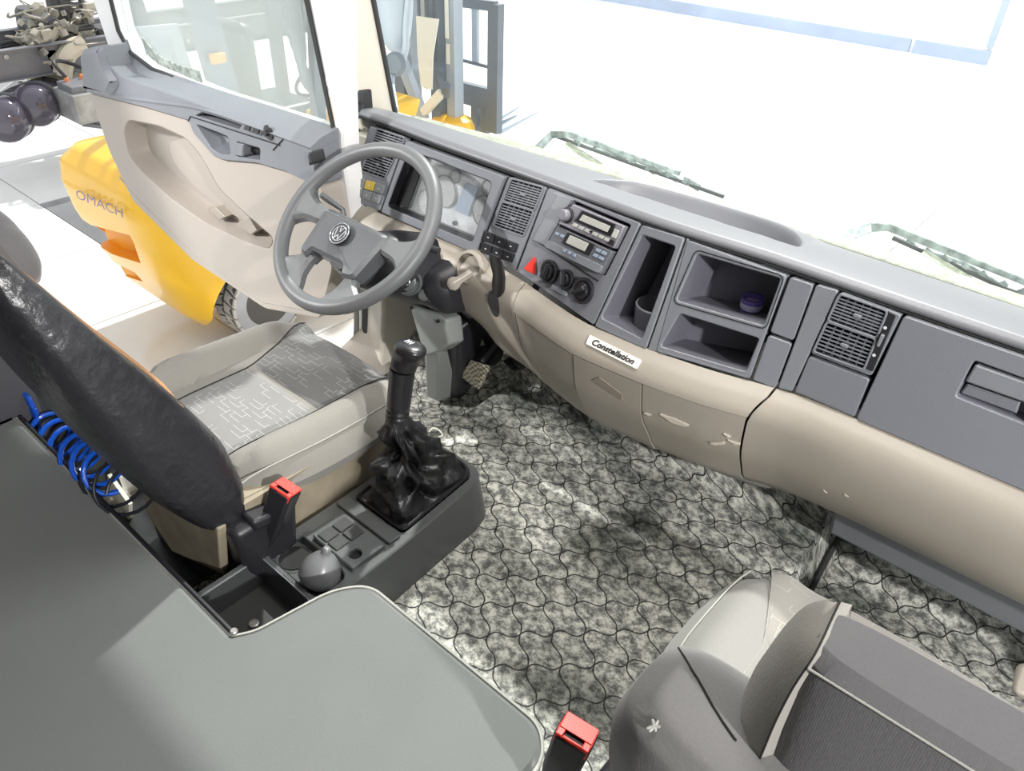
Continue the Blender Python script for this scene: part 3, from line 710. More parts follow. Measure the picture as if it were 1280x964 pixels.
def linv(px, py):
    lo, hi = 0.0, 1.0
    for _ in range(40):
        s = (lo + hi) / 2; z = lsurf(0, s).z; q = P(px, py, z=z)
        for _ in range(3): z = lsurf(q.x, s).z; q = P(px, py, z=z)
        if q.y < lsurf(q.x, s).y: lo = s
        else: hi = s
    return V((q.x, s))
def lpatch(name, x0, x1, w0, w1, d=0.0, m=m_beige, nx=40, nw=16, **k):
    "x0, x1 may depend on w"
    fx = lambda f, w_: f(w_) if callable(f) else f
    bm = N(); pts = [[lmap(fx(x0, w0 + (w1 - w0) * j / nw) * (1 - i / nx) + fx(x1, w0 + (w1 - w0) * j / nw) * i / nx, w0 + (w1 - w0) * j / nw, d) for j in range(nw + 1)] for i in range(nx + 1)]
    back = [[lmap(fx(x0, w0 + (w1 - w0) * j / nw) * (1 - i / nx) + fx(x1, w0 + (w1 - w0) * j / nw) * i / nx, w0 + (w1 - w0) * j / nw, d - .012) for j in range(nw + 1)] for i in range(nx + 1)]
    g = [[bm.verts.new(p) for p in r] for r in pts]; h = [[bm.verts.new(p) for p in r] for r in back]
    for i in range(nx):
        for j in range(nw): bm.faces.new([g[i][j], g[i + 1][j], g[i + 1][j + 1], g[i][j + 1]])
    for i in range(nx):
        bm.faces.new([g[i][0], g[i + 1][0], h[i + 1][0], h[i][0]]); bm.faces.new([g[i][nw], g[i + 1][nw], h[i + 1][nw], h[i][nw]])
    for j in range(nw):
        bm.faces.new([g[0][j], g[0][j + 1], h[0][j + 1], h[0][j]]); bm.faces.new([g[nx][j], g[nx][j + 1], h[nx][j + 1], h[nx][j]])
    return obj(name, bm, m, dash, autos=60, **k)
G_ = .0022
sA = linv(643, 380).x; sB = linv(948, 510).x; WS = .40
tA = [(0, linv(661, 352).x), (.25, linv(643, 376).x), (.45, linv(645, 400).x), (.75, linv(653, 430).x), (1, linv(660, 447).x)]
lA = lambda w_: interp(tA, w_)
tB = [(0, linv(971, 484).x), (.2, linv(960, 497).x), (.42, linv(934, 522).x), (.7, linv(926, 550).x), (1, linv(923, 572).x)]
lB = lambda w_: interp(tB, w_)
lpatch('steering_side_panel', -1.07, lambda w_: lA(w_) - G_, 0, 1)
lpatch('centre_ledge', lambda w_: lA(w_) + G_, lambda w_: lB(w_) - G_, 0, WS - .006, .003)
dA = linv(717, 447).x; dB = linv(802, 486).x
lpatch('knee_panel', lambda w_: lA(w_) + G_, dA - .002, WS + .004, 1, m=m_beige, nx=16)
dr = lpatch('drawer_front', dA + .001, lambda w_: dB + .012 * max(0, w_ - .6) * 3 - .001, WS + .004, 1, .002, nx=20)
lpatch('knee_panel', lambda w_: dB + .012 * max(0, w_ - .6) * 3 + .002, lambda w_: lB(w_) - G_, WS + .004, 1, nx=20)
lpatch('passenger_panel', lambda w_: lB(w_) + G_, 1.07, 0, 1, nx=50)
bm = N(); sheet(bm, lambda a, b: lmap(-1.05 + 2.1 * a, .01 + .97 * b, -.018), 120, 14); obj('inner_liner', bm, m_gap, dash)
bm = N(); q = [linv(*p) for p in ((740, 474), (750, 470), (779, 492), (779, 499))]
plate(bm, [q], lmap, .0045, .001, .0008); obj('drawer_pull', bm, mat('drawer_pull_shade', (.27, .235, .195), .5), dr)
bm = N(); lp_ = catmull([P(658, 452, z=.40), P(690, 475, z=.40), P(720, 497, z=.40), P(770, 524, z=.395), P(816, 546, z=.39), P(852, 566, z=.385), P(900, 588, z=.38), P(950, 605, z=.38), P(985, 608, z=.385), P(1010, 617, z=.39), P(1060, 640, z=.40)], 5)
tube(bm, lp_, .0065, 6); obj('lower_edge_lip', bm, m_seal, dash)
bm = N(); q = [P(*p, z=zz) for p, zz in (((838, 550), .39), ((925, 574), .40), ((1000, 608), .39), ((958, 604), .381), ((900, 586), .381), ((852, 564), .386))]
f = [bm.verts.new(p) for p in q]; g = [bm.verts.new(p - V((0, 0, .012))) for p in q]; bm.faces.new(f); bm.faces.new(g)
for i in range(6): bm.faces.new([f[i], f[(i + 1) % 6], g[(i + 1) % 6], g[i]])
obj('underside_panel', bm, m_beige_door, dash)
bm = N(); m_scuff = mat('pale_scuff', (.62, .57, .49), .6)
for pts in (((826, 517), (845, 523), (862, 531), (858, 532), (840, 527)), ((905, 541), (914, 545), (911, 546)), ((888, 552), (905, 551), (906, 554), (893, 555)), ((910, 549), (926, 554), (920, 555)), ((806, 515), (815, 518), (812, 519)), ((1029, 612), (1034, 616), (1031, 616)), ((1055, 617), (1061, 621), (1057, 621))):
    plate(bm, [[linv(*p) for p in pts]], lmap, .0042 if pts[0][0] < 925 else .001, 0)
obj('scuff_marks', bm, m_scuff, dash, kind='stuff')
bm = N(); hexa(bm, [V((.40, 1.40, .30)), V((1.05, 1.40, .30)), V((1.05, 1.6, .30)), V((.40, 1.6, .30)), V((.40, 1.37, .40)), V((1.05, 1.37, .40)), V((1.05, 1.6, .40)), V((.40, 1.6, .40))])
duct = obj('heater_duct', bm, m_dash, dash, bevel=.01)
bm = N(); q = P(1258, 733, y=1.39); lathe(bm, q, (0, -1, .2), [(.014, -.01), (.014, .006), (.008, .008), (.004, .004)], 14); obj('duct_screw', bm, m_metal, duct)
# badge with script lettering
bq = [linv(*p) for p in ((735, 424), (740, 422), (800, 452), (803, 455), (799, 461), (794, 460), (737, 431))]
bq = [linv(*p) for p in ((738, 421), (803, 452), (797, 462), (734, 431))]
bm = N(); plate(bm, [rpoly(bq, [.006, .006, .006, .006], 4)], lmap, .0085, .002, .001); bd = obj('name_badge', bm, m_cream, dash, label='silver Constellation badge')
o_ = (bq[0] + bq[1] + bq[2] + bq[3]) / 4; ux = ((bq[1] + bq[2]) / 2 - (bq[0] + bq[3]) / 2); L_ = ux.length
def bmp(a, b, d): t = .5 + a; return lmap((bq[3].x * (1 - t) + bq[2].x * t) * (.5 - b) + (bq[0].x * (1 - t) + bq[1].x * t) * (.5 + b), (bq[3].y * (1 - t) + bq[2].y * t) * (.5 - b) + (bq[0].y * (1 - t) + bq[1].y * t) * (.5 + b), d)
bm = N(); text_bm(bm, 'Constellation', 1.0, lambda a, b, d: bmp(a * .150, b * .86 - .02, d), .0092, .008, shear=.35, bold=.03)
obj('badge_lettering', bm, m_black, bd, smooth=False)
# red-free small knobs beside the column: taupe retarder lever, black hand-brake lever

# ================================================================ STEERING WHEEL (circle fitted to the photographed rim)
WC = V((-.761, 1.065, .775)); WU = V((1, 0, -.024)).normalized(); WN = V((.018, -.638, .77)).normalized(); WV = WN.cross(WU).normalized()
def wm(a, b, d): return WC + WU * a + WV * b + WN * d
sw = thing('steering_wheel', 'grey four-spoke steering wheel with round hub emblem in front of the gauges', 'steering wheel', WC)
bm = N(); tube(bm, [wm(.2165 * cos(t * pi / 36), .2165 * sin(t * pi / 36), 0) for t in range(72)], .0185, 16, closed=True); obj('rim', bm, m_wheel, sw)
def ribbon(bm, pts, wid, th, n=10):
    "flattened spoke: pts of (a, b, d), half widths, half thickness"
    secs = []
    for i, p in enumerate(pts):
        q = V(p); t = (V(pts[min(i + 1, len(pts) - 1)]) - V(pts[max(i - 1, 0)])); t.z = 0; t.normalize(); s = V((-t.y, t.x, 0))
        ww = wid[i]; secs.append([wm(*(q + s * (ww * cos(k * 2 * pi / n)) + V((0, 0, th[i] * sin(k * 2 * pi / n))))) for k in range(n)])
    loft(bm, secs)
for sx in (-1, 1):
    for nm_, pl, dd_ in (('spoke', [(.095, .012), (.150, .014), (.185, .028), (.210, .062), (.222, .050), (.226, -.05), (.212, -.085), (.192, -.055), (.165, -.036), (.100, -.030)], (.010, -.016)),
                  ('spoke', [(.060, -.104), (.098, -.112), (.112, -.128), (.150, -.150), (.160, -.158), (.085, -.208), (.030, -.218), (.046, -.182), (.060, -.160), (.064, -.128)], (.008, -.016))):
        bm = N(); l = rpoly([(sx * x_, y_) for x_, y_ in pl], .014, 4)
        plate(bm, [l], lambda a, b, d: wm(a, b, d - .022 * max(0, 1 - ((sqrt(a * a + b * b)) - .10) / .10) * (0 if sqrt(a * a + b * b) > .2 else .5)), dd_[0], dd_[1], .008, back=True); obj(nm_, bm, m_wheel, sw)
hubo = rpoly([(-.112, .012), (.118, .012), (.098, -.118), (.062, -.126), (.052, -.100), (-.064, -.102), (-.074, -.124), (-.108, -.116)], [.02, .02, .012, .006, .008, .008, .006, .012], 4)
bm = N(); plate(bm, [hubo], lambda a, b, d: wm(a, b, d - .9 * (a * a + (b + .05) ** 2)), .022, -.028, .008, back=True); hb = obj('hub_pad', bm, m_hub, sw)
bm = N(); lathe(bm, wm(0, -.06, -.02), -WN, [(.05, 0), (.052, .03), (.05, .06), (.05, .10)], 24); obj('hub_boss', bm, m_black, sw)
def em(a, b, d): return wm(a - .005, b - .038, d)
bm = N(); plate(bm, [[(.028 * cos(k * pi / 20), .028 * sin(k * pi / 20)) for k in range(40)]], em, .0225, .015, .001); obj('emblem_disc', bm, m_black, hb)
bm = N()
plate(bm, [[(.028 * cos(k * pi / 20), .028 * sin(k * pi / 20)) for k in range(40)], [(.0262 * cos(k * pi / 20), .0262 * sin(k * pi / 20)) for k in range(40)]], em, .0235, .02, .0003)
plate(bm, [[(.0205 * cos(k * pi / 20), .0205 * sin(k * pi / 20)) for k in range(40)], [(.0183 * cos(k * pi / 20), .0183 * sin(k * pi / 20)) for k in range(40)]], em, .0235, .02, .0003)
for pl in ([(-.0062, .0178), (0, .0035), (.0062, .0178)], [(-.0145, .0125), (-.0065, -.0165), (0, -.0035), (.0065, -.0165), (.0145, .0125)]):
    for a, b in zip(pl, pl[1:]):
        a = V(a); b = V(b); t = (b - a).normalized(); s = V((-t.y, t.x)) * .0012; a -= t * .0006; b += t * .0006
        plate(bm, [[a - s, b - s, b + s, a + s]], em, .0235, .021)
obj('emblem', bm, m_chrome, hb)

# ---------------------------------------------------------------- steering column, stalk, ignition, pedals
sc_ = thing('steering_column', 'black steering column with ignition lock and grey lower cover below the wheel', 'steering column', (-.72, 1.25, .06))
bm = N(); ax = (V((-.70, 1.33, .56)) - wm(0, -.06, -.10)); o0 = wm(0, -.06, -.07); secs = []
for t, r1_, r2_ in ((0, .075, .06), (.15, .095, .075), (.45, .105, .09), (.8, .105, .095), (1, .08, .08)):
    c = o0 + ax * t; secs.append([c + WU * (r1_ * cos(k * pi / 10)) + ax.normalized().cross(WU).normalized() * (r2_ * sin(k * pi / 10)) for k in range(20)])
loft(bm, secs); obj('column_shroud', bm, m_black, sc_)
ig = P(510, 352, y=1.135); nrm = (CP - ig).normalized() * .5 + V((.35, -.8, .2)) * .6
bm = N(); lathe(bm, ig, nrm, [(.034, -.05), (.036, .0), (.031, .006), (.029, .001), (.023, .001), (.022, .008), (.018, .010), (.010, .010)], 28); il = obj('ignition_lock', bm, m_cons, sc_)
bm = N(); lathe(bm, ig + nrm.normalized() * .010, nrm, [(.009, 0), (.009, .004), (.007, .005)], 20); obj('lock_barrel', bm, m_chrome, il)
ig2 = P(530, 369, y=1.16); bm = N(); lathe(bm, ig2, nrm, [(.015, -.02), (.015, .003), (.012, .005), (.011, .002), (.004, .002)], 20); obj('blank_plug', bm, m_cons, sc_)
# black housing running to the dash, grey covers below it
bm = N(); hexa(bm, [P(490, 372, y=1.16), P(560, 400, y=1.17), V((-.56, 1.36, .50)), V((-.80, 1.36, .50))] + [V((-.83, 1.17, .63)), V((-.60, 1.15, .66)), V((-.55, 1.33, .70)), V((-.83, 1.33, .70))]); obj('upper_housing', bm, m_black, sc_, bevel=.035)
pf = [(511, 381), (549, 394), (557, 400), (561, 431), (548, 440), (530, 446)]
bm = N(); pts = [P(*p, y=1.20) for p in pf]
f = [bm.verts.new(p) for p in pts]; g = [bm.verts.new(p + V((.01, .05, -.005))) for p in pts]; bm.faces.new(f); bm.faces.new(g)
for i in range(6): bm.faces.new([f[i], f[(i + 1) % 6], g[(i + 1) % 6], g[i]])
cv = obj('column_cover', bm, m_cover, sc_, bevel=.006)
for p in ((514, 385), (547, 402)):
    bm = N(); lathe(bm, P(*p, y=1.195), (.1, -1, .1), [(.005, -.004), (.005, .001), (.002, .001)], 12); obj('cover_screw', bm, m_gap, cv)
bm = N(); hexa(bm, [V((-.845, 1.34, .08)), V((-.795, 1.345, .08)), V((-.775, 1.42, .08)), V((-.86, 1.42, .08))] + [P(530, 444, y=1.21), P(549, 438, y=1.21), P(560, 436, y=1.28), P(540, 436, y=1.32)]); obj('lower_cover', bm, m_cover, sc_, bevel=.008)
bm = N(); hexa(bm, [V((-.80, 1.38, .08)), V((-.755, 1.40, .08)), V((-.75, 1.5, .08)), V((-.8, 1.5, .08))] + [V((-.74, 1.23, .45)), V((-.62, 1.27, .45)), V((-.60, 1.4, .5)), V((-.75, 1.4, .5))]); obj('dark_column_side', bm, m_black, sc_, bevel=.01)
bm = N(); a = P(401, 243, y=1.06); b = P(428, 262, y=1.10); tube(bm, [a, a + (b - a) * .4, b, wm(-.05, -.03, -.06)], [.008, .0085, .007, .007], 10); obj('indicator_stalk', bm, m_cons, sc_)
bm = N(); tube(bm, [wm(.05, -.03, -.07), P(520, 305, y=1.14), P(549, 314, y=1.16)], [.008, .008, .009], 10); obj('wiper_stalk', bm, m_black, sc_)
# levers on the taupe panel
rl = thing('retarder_lever', 'short taupe plastic lever on the panel right of the ignition lock', 'lever', P(575, 357, y=1.2))
bm = N(); a = P(560, 359, y=1.16); b = P(590, 340, y=1.215); fr_ = (b - a); tube(bm, [a, a + fr_ * .15, a + fr_ * .3, a + fr_ * .45, b], [.008, .018, .018, .012, .010], 4); obj('lever_arm', bm, m_lev, rl, bevel=.003)
bm = N(); lathe(bm, P(592, 335, y=1.245), (0, -1, .3), [(.045, -.02), (.045, .012), (.037, .02), (.036, .008), (.015, .008)], 28); obj('lever_housing', bm, m_beige, rl)
hl = thing('parking_brake_lever', 'black parking brake lever standing up from the taupe panel below the switches', 'lever', P(620, 370, y=1.22))
bm = N(); a = P(622, 372, y=1.215); b = P(624, 345, y=1.19); c = P(618, 319, y=1.14)
d_ = V((1, 0, 0)); secs = []
for p, w1, w2 in ((a, .012, .010), (a * .5 + b * .5, .017, .012), (b, .016, .012), (b * .3 + c * .7, .019, .010), (c, .014, .007)):
    secs.append([p + d_ * (w1 * cx_) + V((0, .8, -.3)) * (w2 * cy_) for cx_, cy_ in ((-1, -.6), (-.6, -1), (.6, -1), (1, -.6), (1, .6), (.6, 1), (-.6, 1), (-1, .6))])
loft(bm, secs); obj('lever_grip', bm, m_blackg, hl, bevel=.002)
bm = N(); c = linv(617, 378); plate(bm, [[(c.x + .020 * cos(k * pi / 8), c.y + .10 * sin(k * pi / 8)) for k in range(16)]], lmap, .003, -.004, .001); obj('lever_gate', bm, m_black, hl)
pd = thing('accelerator_pedal', 'ribbed tan and black accelerator pedal on the mat below the dashboard', 'pedal', (-.72, 1.47, .07))
q = [P(582, 462, y=1.43), P(608, 470, y=1.46), P(600, 482, y=1.43), P(576, 470, y=1.40)]
q = [P(*p, z=zz) for p, zz in (((588, 450), .30), ((611, 457), .30), ((596, 486), .20), ((574, 470), .20))]
bm = N(); hexa(bm, [p + V((0, .012, -.012)) for p in q] + q); obj('pedal_pad', bm, m_pedal, pd, bevel=.003)
bm = N(); tube(bm, [(q[0] + q[1]) / 2 + V((0, .01, 0)), (q[0] + q[1]) / 2 + V((.03, .10, .10)), V((-.66, 1.62, .42))], .010, 8); obj('pedal_arm', bm, m_black, pd)
pb = thing('brake_pedal', 'black brake pedal with pale square plate under the dashboard edge', 'pedal', P(605, 440, y=1.46))
bm = N(); pc = P(610, 438, y=1.42); lathe(bm, pc, (.3, -1, .7), [(.045, -.012), (.05, 0), (.045, .01), (.03, .012), (.028, .004), (.008, .004)], 24); obj('pedal_pad', bm, m_black, pb)
bm = N(); tube(bm, [pc, pc + V((.02, .1, .08)), V((-.6, 1.66, .55))], .012, 8); obj('pedal_arm', bm, m_black, pb)
bm = N(); hexa(bm, [P(*p, y=1.40) for p in ((590, 422), (601, 418), (606, 431), (596, 434))] + [P(*p, y=1.41) for p in ((590, 422), (601, 418), (606, 431), (596, 434))]); obj('pedal_plate', bm, m_beige_door, pb)
wh = thing('wiring_loom', 'black wiring and pipe bundle lying where mat meets dashboard underside', 'cable', (-.56, 1.5, .25))
for k in range(4):
    bm = N(); tube(bm, catmull([P(632 + k * 3, 452 + k * 3, z=.26), P(645 + k * 3, 447 + k * 4, z=.3), P(655, 452, z=.34), V((-.42, 1.6, .42))], 5), .007, 8); obj('cable', bm, m_hoseb, wh)
bm = N(); box(bm, (-.66, 1.52, .24), (-.52, 1.58, .30)); obj('pale_bracket', bm, m_beige_door, wh, bevel=.006)

# ================================================================ PAVING-PRINT MAT
def uvsheet(name, f, nu, nv, parent, scale=1.0):
    bm = N(); g = sheet(bm, f, nu, nv); uvl = bm.loops.layers.uv.new('UVMap')
    for i in range(nu):
        for j in range(nv): pass
    # surface-length parametrisation so that the print follows folds
    L_ = {}
    for j in range(nv + 1):
        acc = 0
        for i in range(nu + 1):
            if i: acc += (V(f(i / nu, j / nv)) - V(f((i - 1) / nu, j / nv))).length
            L_[g[i][j]] = [acc]
    for i in range(nu + 1):
        acc = V(f(i / nu, 0)).y
        for j in range(nv + 1):
            if j: acc += (V(f(i / nu, j / nv)) - V(f(i / nu, (j - 1) / nv))).length
            L_[g[i][j]].append(acc)
    x0 = f(0, 0)[0]
    for fc in bm.faces:
        for lp in fc.loops:
            a, b = L_[lp.vert]; a += x0
            lp[uvl].uv = ((a * .619 + b * .785) / .0662 + .33, (a * .694 - b * .720) / .0764 + .2)
    for v in bm.verts: v.co -= root_loc(parent)
    me = bpy.data.meshes.new(name); bmesh.ops.recalc_face_normals(bm, faces=bm.faces)
    for fc in bm.faces: fc.smooth = True
    bm.to_mesh(me); bm.free(); me.materials.append(m_mat); o = bpy.data.objects.new(name, me); COL.objects.link(o); o.parent = parent
    md = o.modifiers.new('s', 'SOLIDIFY'); md.thickness = .004; md.offset = 1
    return o
fm = thing('floor_mat', 'vinyl floor mat printed with grey wavy paving stones over the engine tunnel', 'floor mat', (-.1, .9, .06))
def wr(x, y): return .0025 * sin(9 * x + 5 * y) + .002 * sin(17 * y - 6 * x) + .0015 * sin(31 * x)
def mtun(a, b):
    y = .05 + 1.62 * b
    xs = [(0, -.60 - .0), (.06, -.565), (.94, .37), (1, .41)]
    x = interp([(0, -.585), (.05, -.57), (.95, .365), (1.0, .405)], a)
    z = interp([(0, .075), (.05, .198), (.95, .198), (1.0, .075)], a)
    yy = y; zz = z + wr(x, y) * (1 if .05 < a < .95 else .3)
    if y > 1.46 and .05 <= a <= .95: zz += (y - 1.46) * .9; yy = 1.46 + (y - 1.46) * .7
    x -= .045 * (y - 1.16) * (1 if a < .3 else 0) * (1 - a / .3) if y > 1.0 else 0
    return (x, yy, zz)
uvsheet('tunnel_mat', mtun, 60, 60, fm)
def mdrv(a, b):
    x = -1.08 + .50 * a; y = .55 + 1.10 * b; z = .06 + .012 * sin(7 * x + 3) * sin(5 * y)
    if a > .8: z += ((a - .8) / .2) ** 2 * .05
    if y > 1.38: z += (y - 1.38) * 1.0
    k = max(0, 1 - ((x + .66) / .14) ** 2) * max(0, 1 - ((y - 1.22) / .22) ** 2); z += .03 * k
    return (x, y, z)
uvsheet('driver_mat', mdrv, 40, 50, fm)
def mpas(a, b):
    x = .392 + .70 * a; y = .3 + 1.38 * b; z = .065 + wr(x, y)
    if y > 1.55: z += (y - 1.55) * 1.2
    return (x, y, z)
uvsheet('passenger_mat', mpas, 40, 50, fm)
bm = N(); tube(bm, catmull([(.395, 1.62, .17), (.402, 1.5, .13), (.412, 1.35, .10), (.405, 1.1, .085)], 5), .007, 6); obj('mat_edge', bm, m_rub, fm)
tag(obj('plastic_offcut', (lambda b: (tube(b, catmull([P(536, 540, z=.22), P(541, 535, z=.225), P(549, 538, z=.215), P(553, 544, z=.21), P(548, 546, z=.205)], 4), .0025, 5), b)[1])(N()), m_cream), 'small pale loop of plastic on the mat beside the gear gaiter', 'scrap')

# ================================================================ SEATS
def seat_cushion(parent, x0, x1, y0, y1, z, mir=1, centre=m_fab_d, front=m_fab_d, bol=m_fab_t, bolr=.04):
    cx = (x0 + x1) / 2; hx = (x1 - x0) / 2; cy = (y0 + y1) / 2; hy = (y1 - y0) / 2
    def prof(u, v):    # bolsters stand proud of the insert, front rolls down
        h = 0
        if abs(u) > .56: t = (abs(u) - .56) / .44; h += bolr * (1.35 if (u < 0 and mir > 0) else 1) * sin(min(1, t * 1.15) * pi) * (.55 + .6 * (1 - v) / 2)
        return h
    def f(u, v, h):
        wx = 1 - .06 * max(0, v) ** 3 - (.05 if mir > 0 else .22) * max(0, -v) ** 1.5
        y = cy + hy * v - (.035 * (abs(u) ** 2.5) if v > 0 else 0) * v * v
        zz = z - .055 + h - (.022 * max(0, v - .45) ** 2 / .3) - .012 * (1 - v * v)
        return (cx + hx * u * wx, y, zz)
    bm = N(); pad(bm, f, 44, 40, .055, p=5, sq=5, top=lambda u, v: prof(u, v), q=.38)
    cu = obj('seat_cushion', bm, bol, parent)
    def ins(name, u0, u1, v0, v1, m, lift, nn=20):
        bm = N(); e = lambda u, v: (max(0, 1 - abs(u) ** 5) * max(0, 1 - abs(v) ** 5)) ** .38
        def g(a, b):
            vv = v0 + (v1 - v0) * b; w0 = su(-1, vv); w1_ = su(1, vv); uu = w0 + (w1_ - w0) * a
            s = (abs(uu) ** 5 + abs(vv) ** 5) ** .2 / max(abs(uu), abs(vv), 1e-6); 
            hh = .055 * e(uu, vv) + prof(uu, vv); ee = (4 * a * (1 - a) * 4 * b * (1 - b)) ** .15 if 0 < a < 1 and 0 < b < 1 else 0
            return V(f(uu, vv, hh)) + V((0, 0, -.002 + lift * ee))
        sheet(bm, g, nn, nn); return obj(name, bm, m, cu)
    U0, U1 = (-.40, .60) if mir > 0 else (-.56, .9); VS = .03 if mir > 0 else .2
    def su(s, v):
        t = max(0, (v - VS) / (.93 - VS)); return (U0 - (.30 if mir > 0 else .26) * t) if s < 0 else U1 + .05 * t
    ins('seat_insert', U0, U1, -.93, VS, centre, .008)
    ins('front_insert', U0 - .22 if mir > 0 else U0, U1 + .04, VS + .015, .93, front, .008, 24)
    for s in (-1, 1):   # seams between insert and bolster
        bm = N(); pts = []
        for k in range(21):
            v = -.93 + 1.85 * k / 20; u = su(s, v); pts.append(V(f(u, v, .055 * (max(0, 1 - abs(u) ** 5) * max(0, 1 - abs(v) ** 5)) ** .38 + prof(u, v))) + V((0, 0, .001)))
        tube(bm, pts, .0014, 6); obj('seam', bm, m_gap, cu)
        bm = N(); pts = []
        for k in range(21):
            v = -.95 + 1.8 * k / 20; u = s * .90; pts.append(V(f(u, v, .055 * (max(0, 1 - abs(u) ** 5) * max(0, 1 - abs(v) ** 5)) ** .38 + prof(u, v))) + V((s * .001, 0, .001)))
        tube(bm, pts, .0018, 6); obj('seam', bm, m_pipe, cu)
    return cu
ds = thing('driver_seat', 'driver seat with patterned cloth cushion and black leather cover on the backrest', 'seat', (-.70, .6, .06))
seat_cushion(ds, -.975, -.44, .50, 1.00, .505, centre=m_fab_l)
# skirt and base
bm = N(); loft(bm, [[(-.94, .50, z), (-.455 + e, .50, z), (-.455 + e, .90 + e, z), (-.50, .95 + e, z), (-.90, .95 + e, z), (-.94, .9, z)] for z, e in ((.10, -.03), (.3, -.015), (.41, .0), (.46, .004))]); obj('cloth_skirt', bm, m_dirtybeige, ds)
bm = N(); loft(bm, [[(-.93, .47, z), (-.47 - e, .47, z), (-.47 - e, .86, z), (-.93, .86, z)] for z, e in ((.05, 0), (.2, 0), (.3, .03), (.42, .03))]); obj('seat_base', bm, m_black, ds, bevel=.01)
bm = N(); q = [P(*p_, y=.435) for p_ in ((165, 575), (215, 612), (272, 662), (276, 718), (215, 690), (182, 640), (178, 600))]
f = [bm.verts.new(p) for p in q]; g = [bm.verts.new(p + V((0, .02, 0))) for p in q]; bm.faces.new(f); bm.faces.new(g)
for i in range(7): bm.faces.new([f[i], f[(i + 1) % 7], g[(i + 1) % 7], g[i]])
obj('rear_panel', bm, m_dirtybeige, ds, label='worn beige rear panel', bevel=.004)
bm = N(); hexa(bm, [V((-.50, .47, .25)), V((-.425, .47, .25)), V((-.425, .58, .25)), V((-.50, .58, .25)), V((-.50, .45, .43)), V((-.42, .45, .43)), V((-.42, .60, .43)), V((-.50, .60, .43))]); obj('recliner_cover', bm, m_black, ds, bevel=.016)
bm = N(); hexa(bm, [V((-.47, .49, .415)), V((-.412, .49, .415)), V((-.412, .58, .40)), V((-.47, .58, .40)), V((-.47, .49, .445)), V((-.412, .49, .445)), V((-.412, .59, .425)), V((-.47, .59, .425))]); obj('recliner_lever', bm, m_black, ds, bevel=.008)
# backrest
BK = [(.40, .44, .50, .92), (.44, .40, .535, .97), (.50, .365, .545, 1.0), (.60, .325, .53, 1.0), (.70, .293, .485, 1.0), (.80, .267, .432, .98), (.90, .246, .375, .93), (.98, .232, .335, .86), (1.04, .225, .30, .76), (1.07, .23, .28, .62)]
def backrest(parent, cx, hw, m, name='backrest', dz=0, dy=0, tab=BK, crease=.004, sub=1, curv=.035, parts=None):
    secs = []
    rnd = random.Random(3)
    for z, yb, yf, k in tab:
        n_ = 36; r = []
        for i in range(n_):
            t = i * 2 * pi / n_; c, s = cos(t), sin(t)
            u = (abs(c) ** .55) * (1 if c > 0 else -1); v = (abs(s) ** .55) * (1 if s > 0 else -1)
            ym = (yb + yf) / 2; hy = (yf - yb) / 2
            y = ym + hy * v - (curv * (1 - u * u) if v > 0 else 0)
            wv = crease * sin(z * 95 + u * 3 + 2.0 * sin(z * 31)) * (1 if abs(u) > .8 or v > .5 else .15)
            r.append((cx + (hw * k + wv) * u, y + dy + wv * .6 * v, z + dz))
        secs.append(r)
    # denser interpolation along height
    out = []
    for i in range(len(secs) - 1):
        for q in range(4):
            t = q / 4; out.append([V(a) * (1 - t) + V(b) * t for a, b in zip(secs[i], secs[i + 1])])
    out.append(secs[-1]); bm = N(); loft(bm, out); return obj(name, bm, m, parent, sub=sub)
br = backrest(ds, -.705, .262, m_leath)
def side_y(z):
    for (a, b) in zip(BK, BK[1:]):
        if a[0] <= z <= b[0]:
            t = (z - a[0]) / (b[0] - a[0]); return a[2] * (1 - t) + b[2] * t, a[1] * (1 - t) + b[1] * t, a[3] * (1 - t) + b[3] * t
    return BK[-1][2], BK[-1][1], BK[-1][3]
bm = N(); tube(bm, [(-.705 + .262 * side_y(z)[2] * .985, side_y(z)[0] * .62 + side_y(z)[1] * .38, z) for z in [.47 + k * .025 for k in range(21)]], .003, 6); obj('cover_seam', bm, m_rub, br)
bm = N(); loft(bm, [[(-.705 + .235 * side_y(z)[2] * s, side_y(z)[0] - .012 + e, z) for s, e in ((-1, -.05), (-1, -.012), (-.6, -.006), (0, -.02), (.6, -.006), (1.0, -.018), (1.0, -.05))] for z in [.72 + k * .033 for k in range(10)]]); obj('backrest_front', bm, m_tan_refl, ds, label='front edge of the backrest with painted tan reflection')
hc = P(-12, 306, y=.335)
def fh(u, v, h): return (hc.x + .105 * u * (1 - .12 * max(0, v)), hc.y + h - .018 * v, hc.z + .082 * v)
bm = N(); pad(bm, fh, 22, 18, .052, p=3, sq=2.6, q=.5); obj('head_restraint', bm, m_fab_h, ds, label='grey cloth head restraint')
for s in (-.045, .045):
    bm = N(); tube(bm, [(hc.x + s, .30, hc.z - .06), (hc.x + s, .285, hc.z - .18)], .006, 8); obj('restraint_post', bm, m_metal, ds)
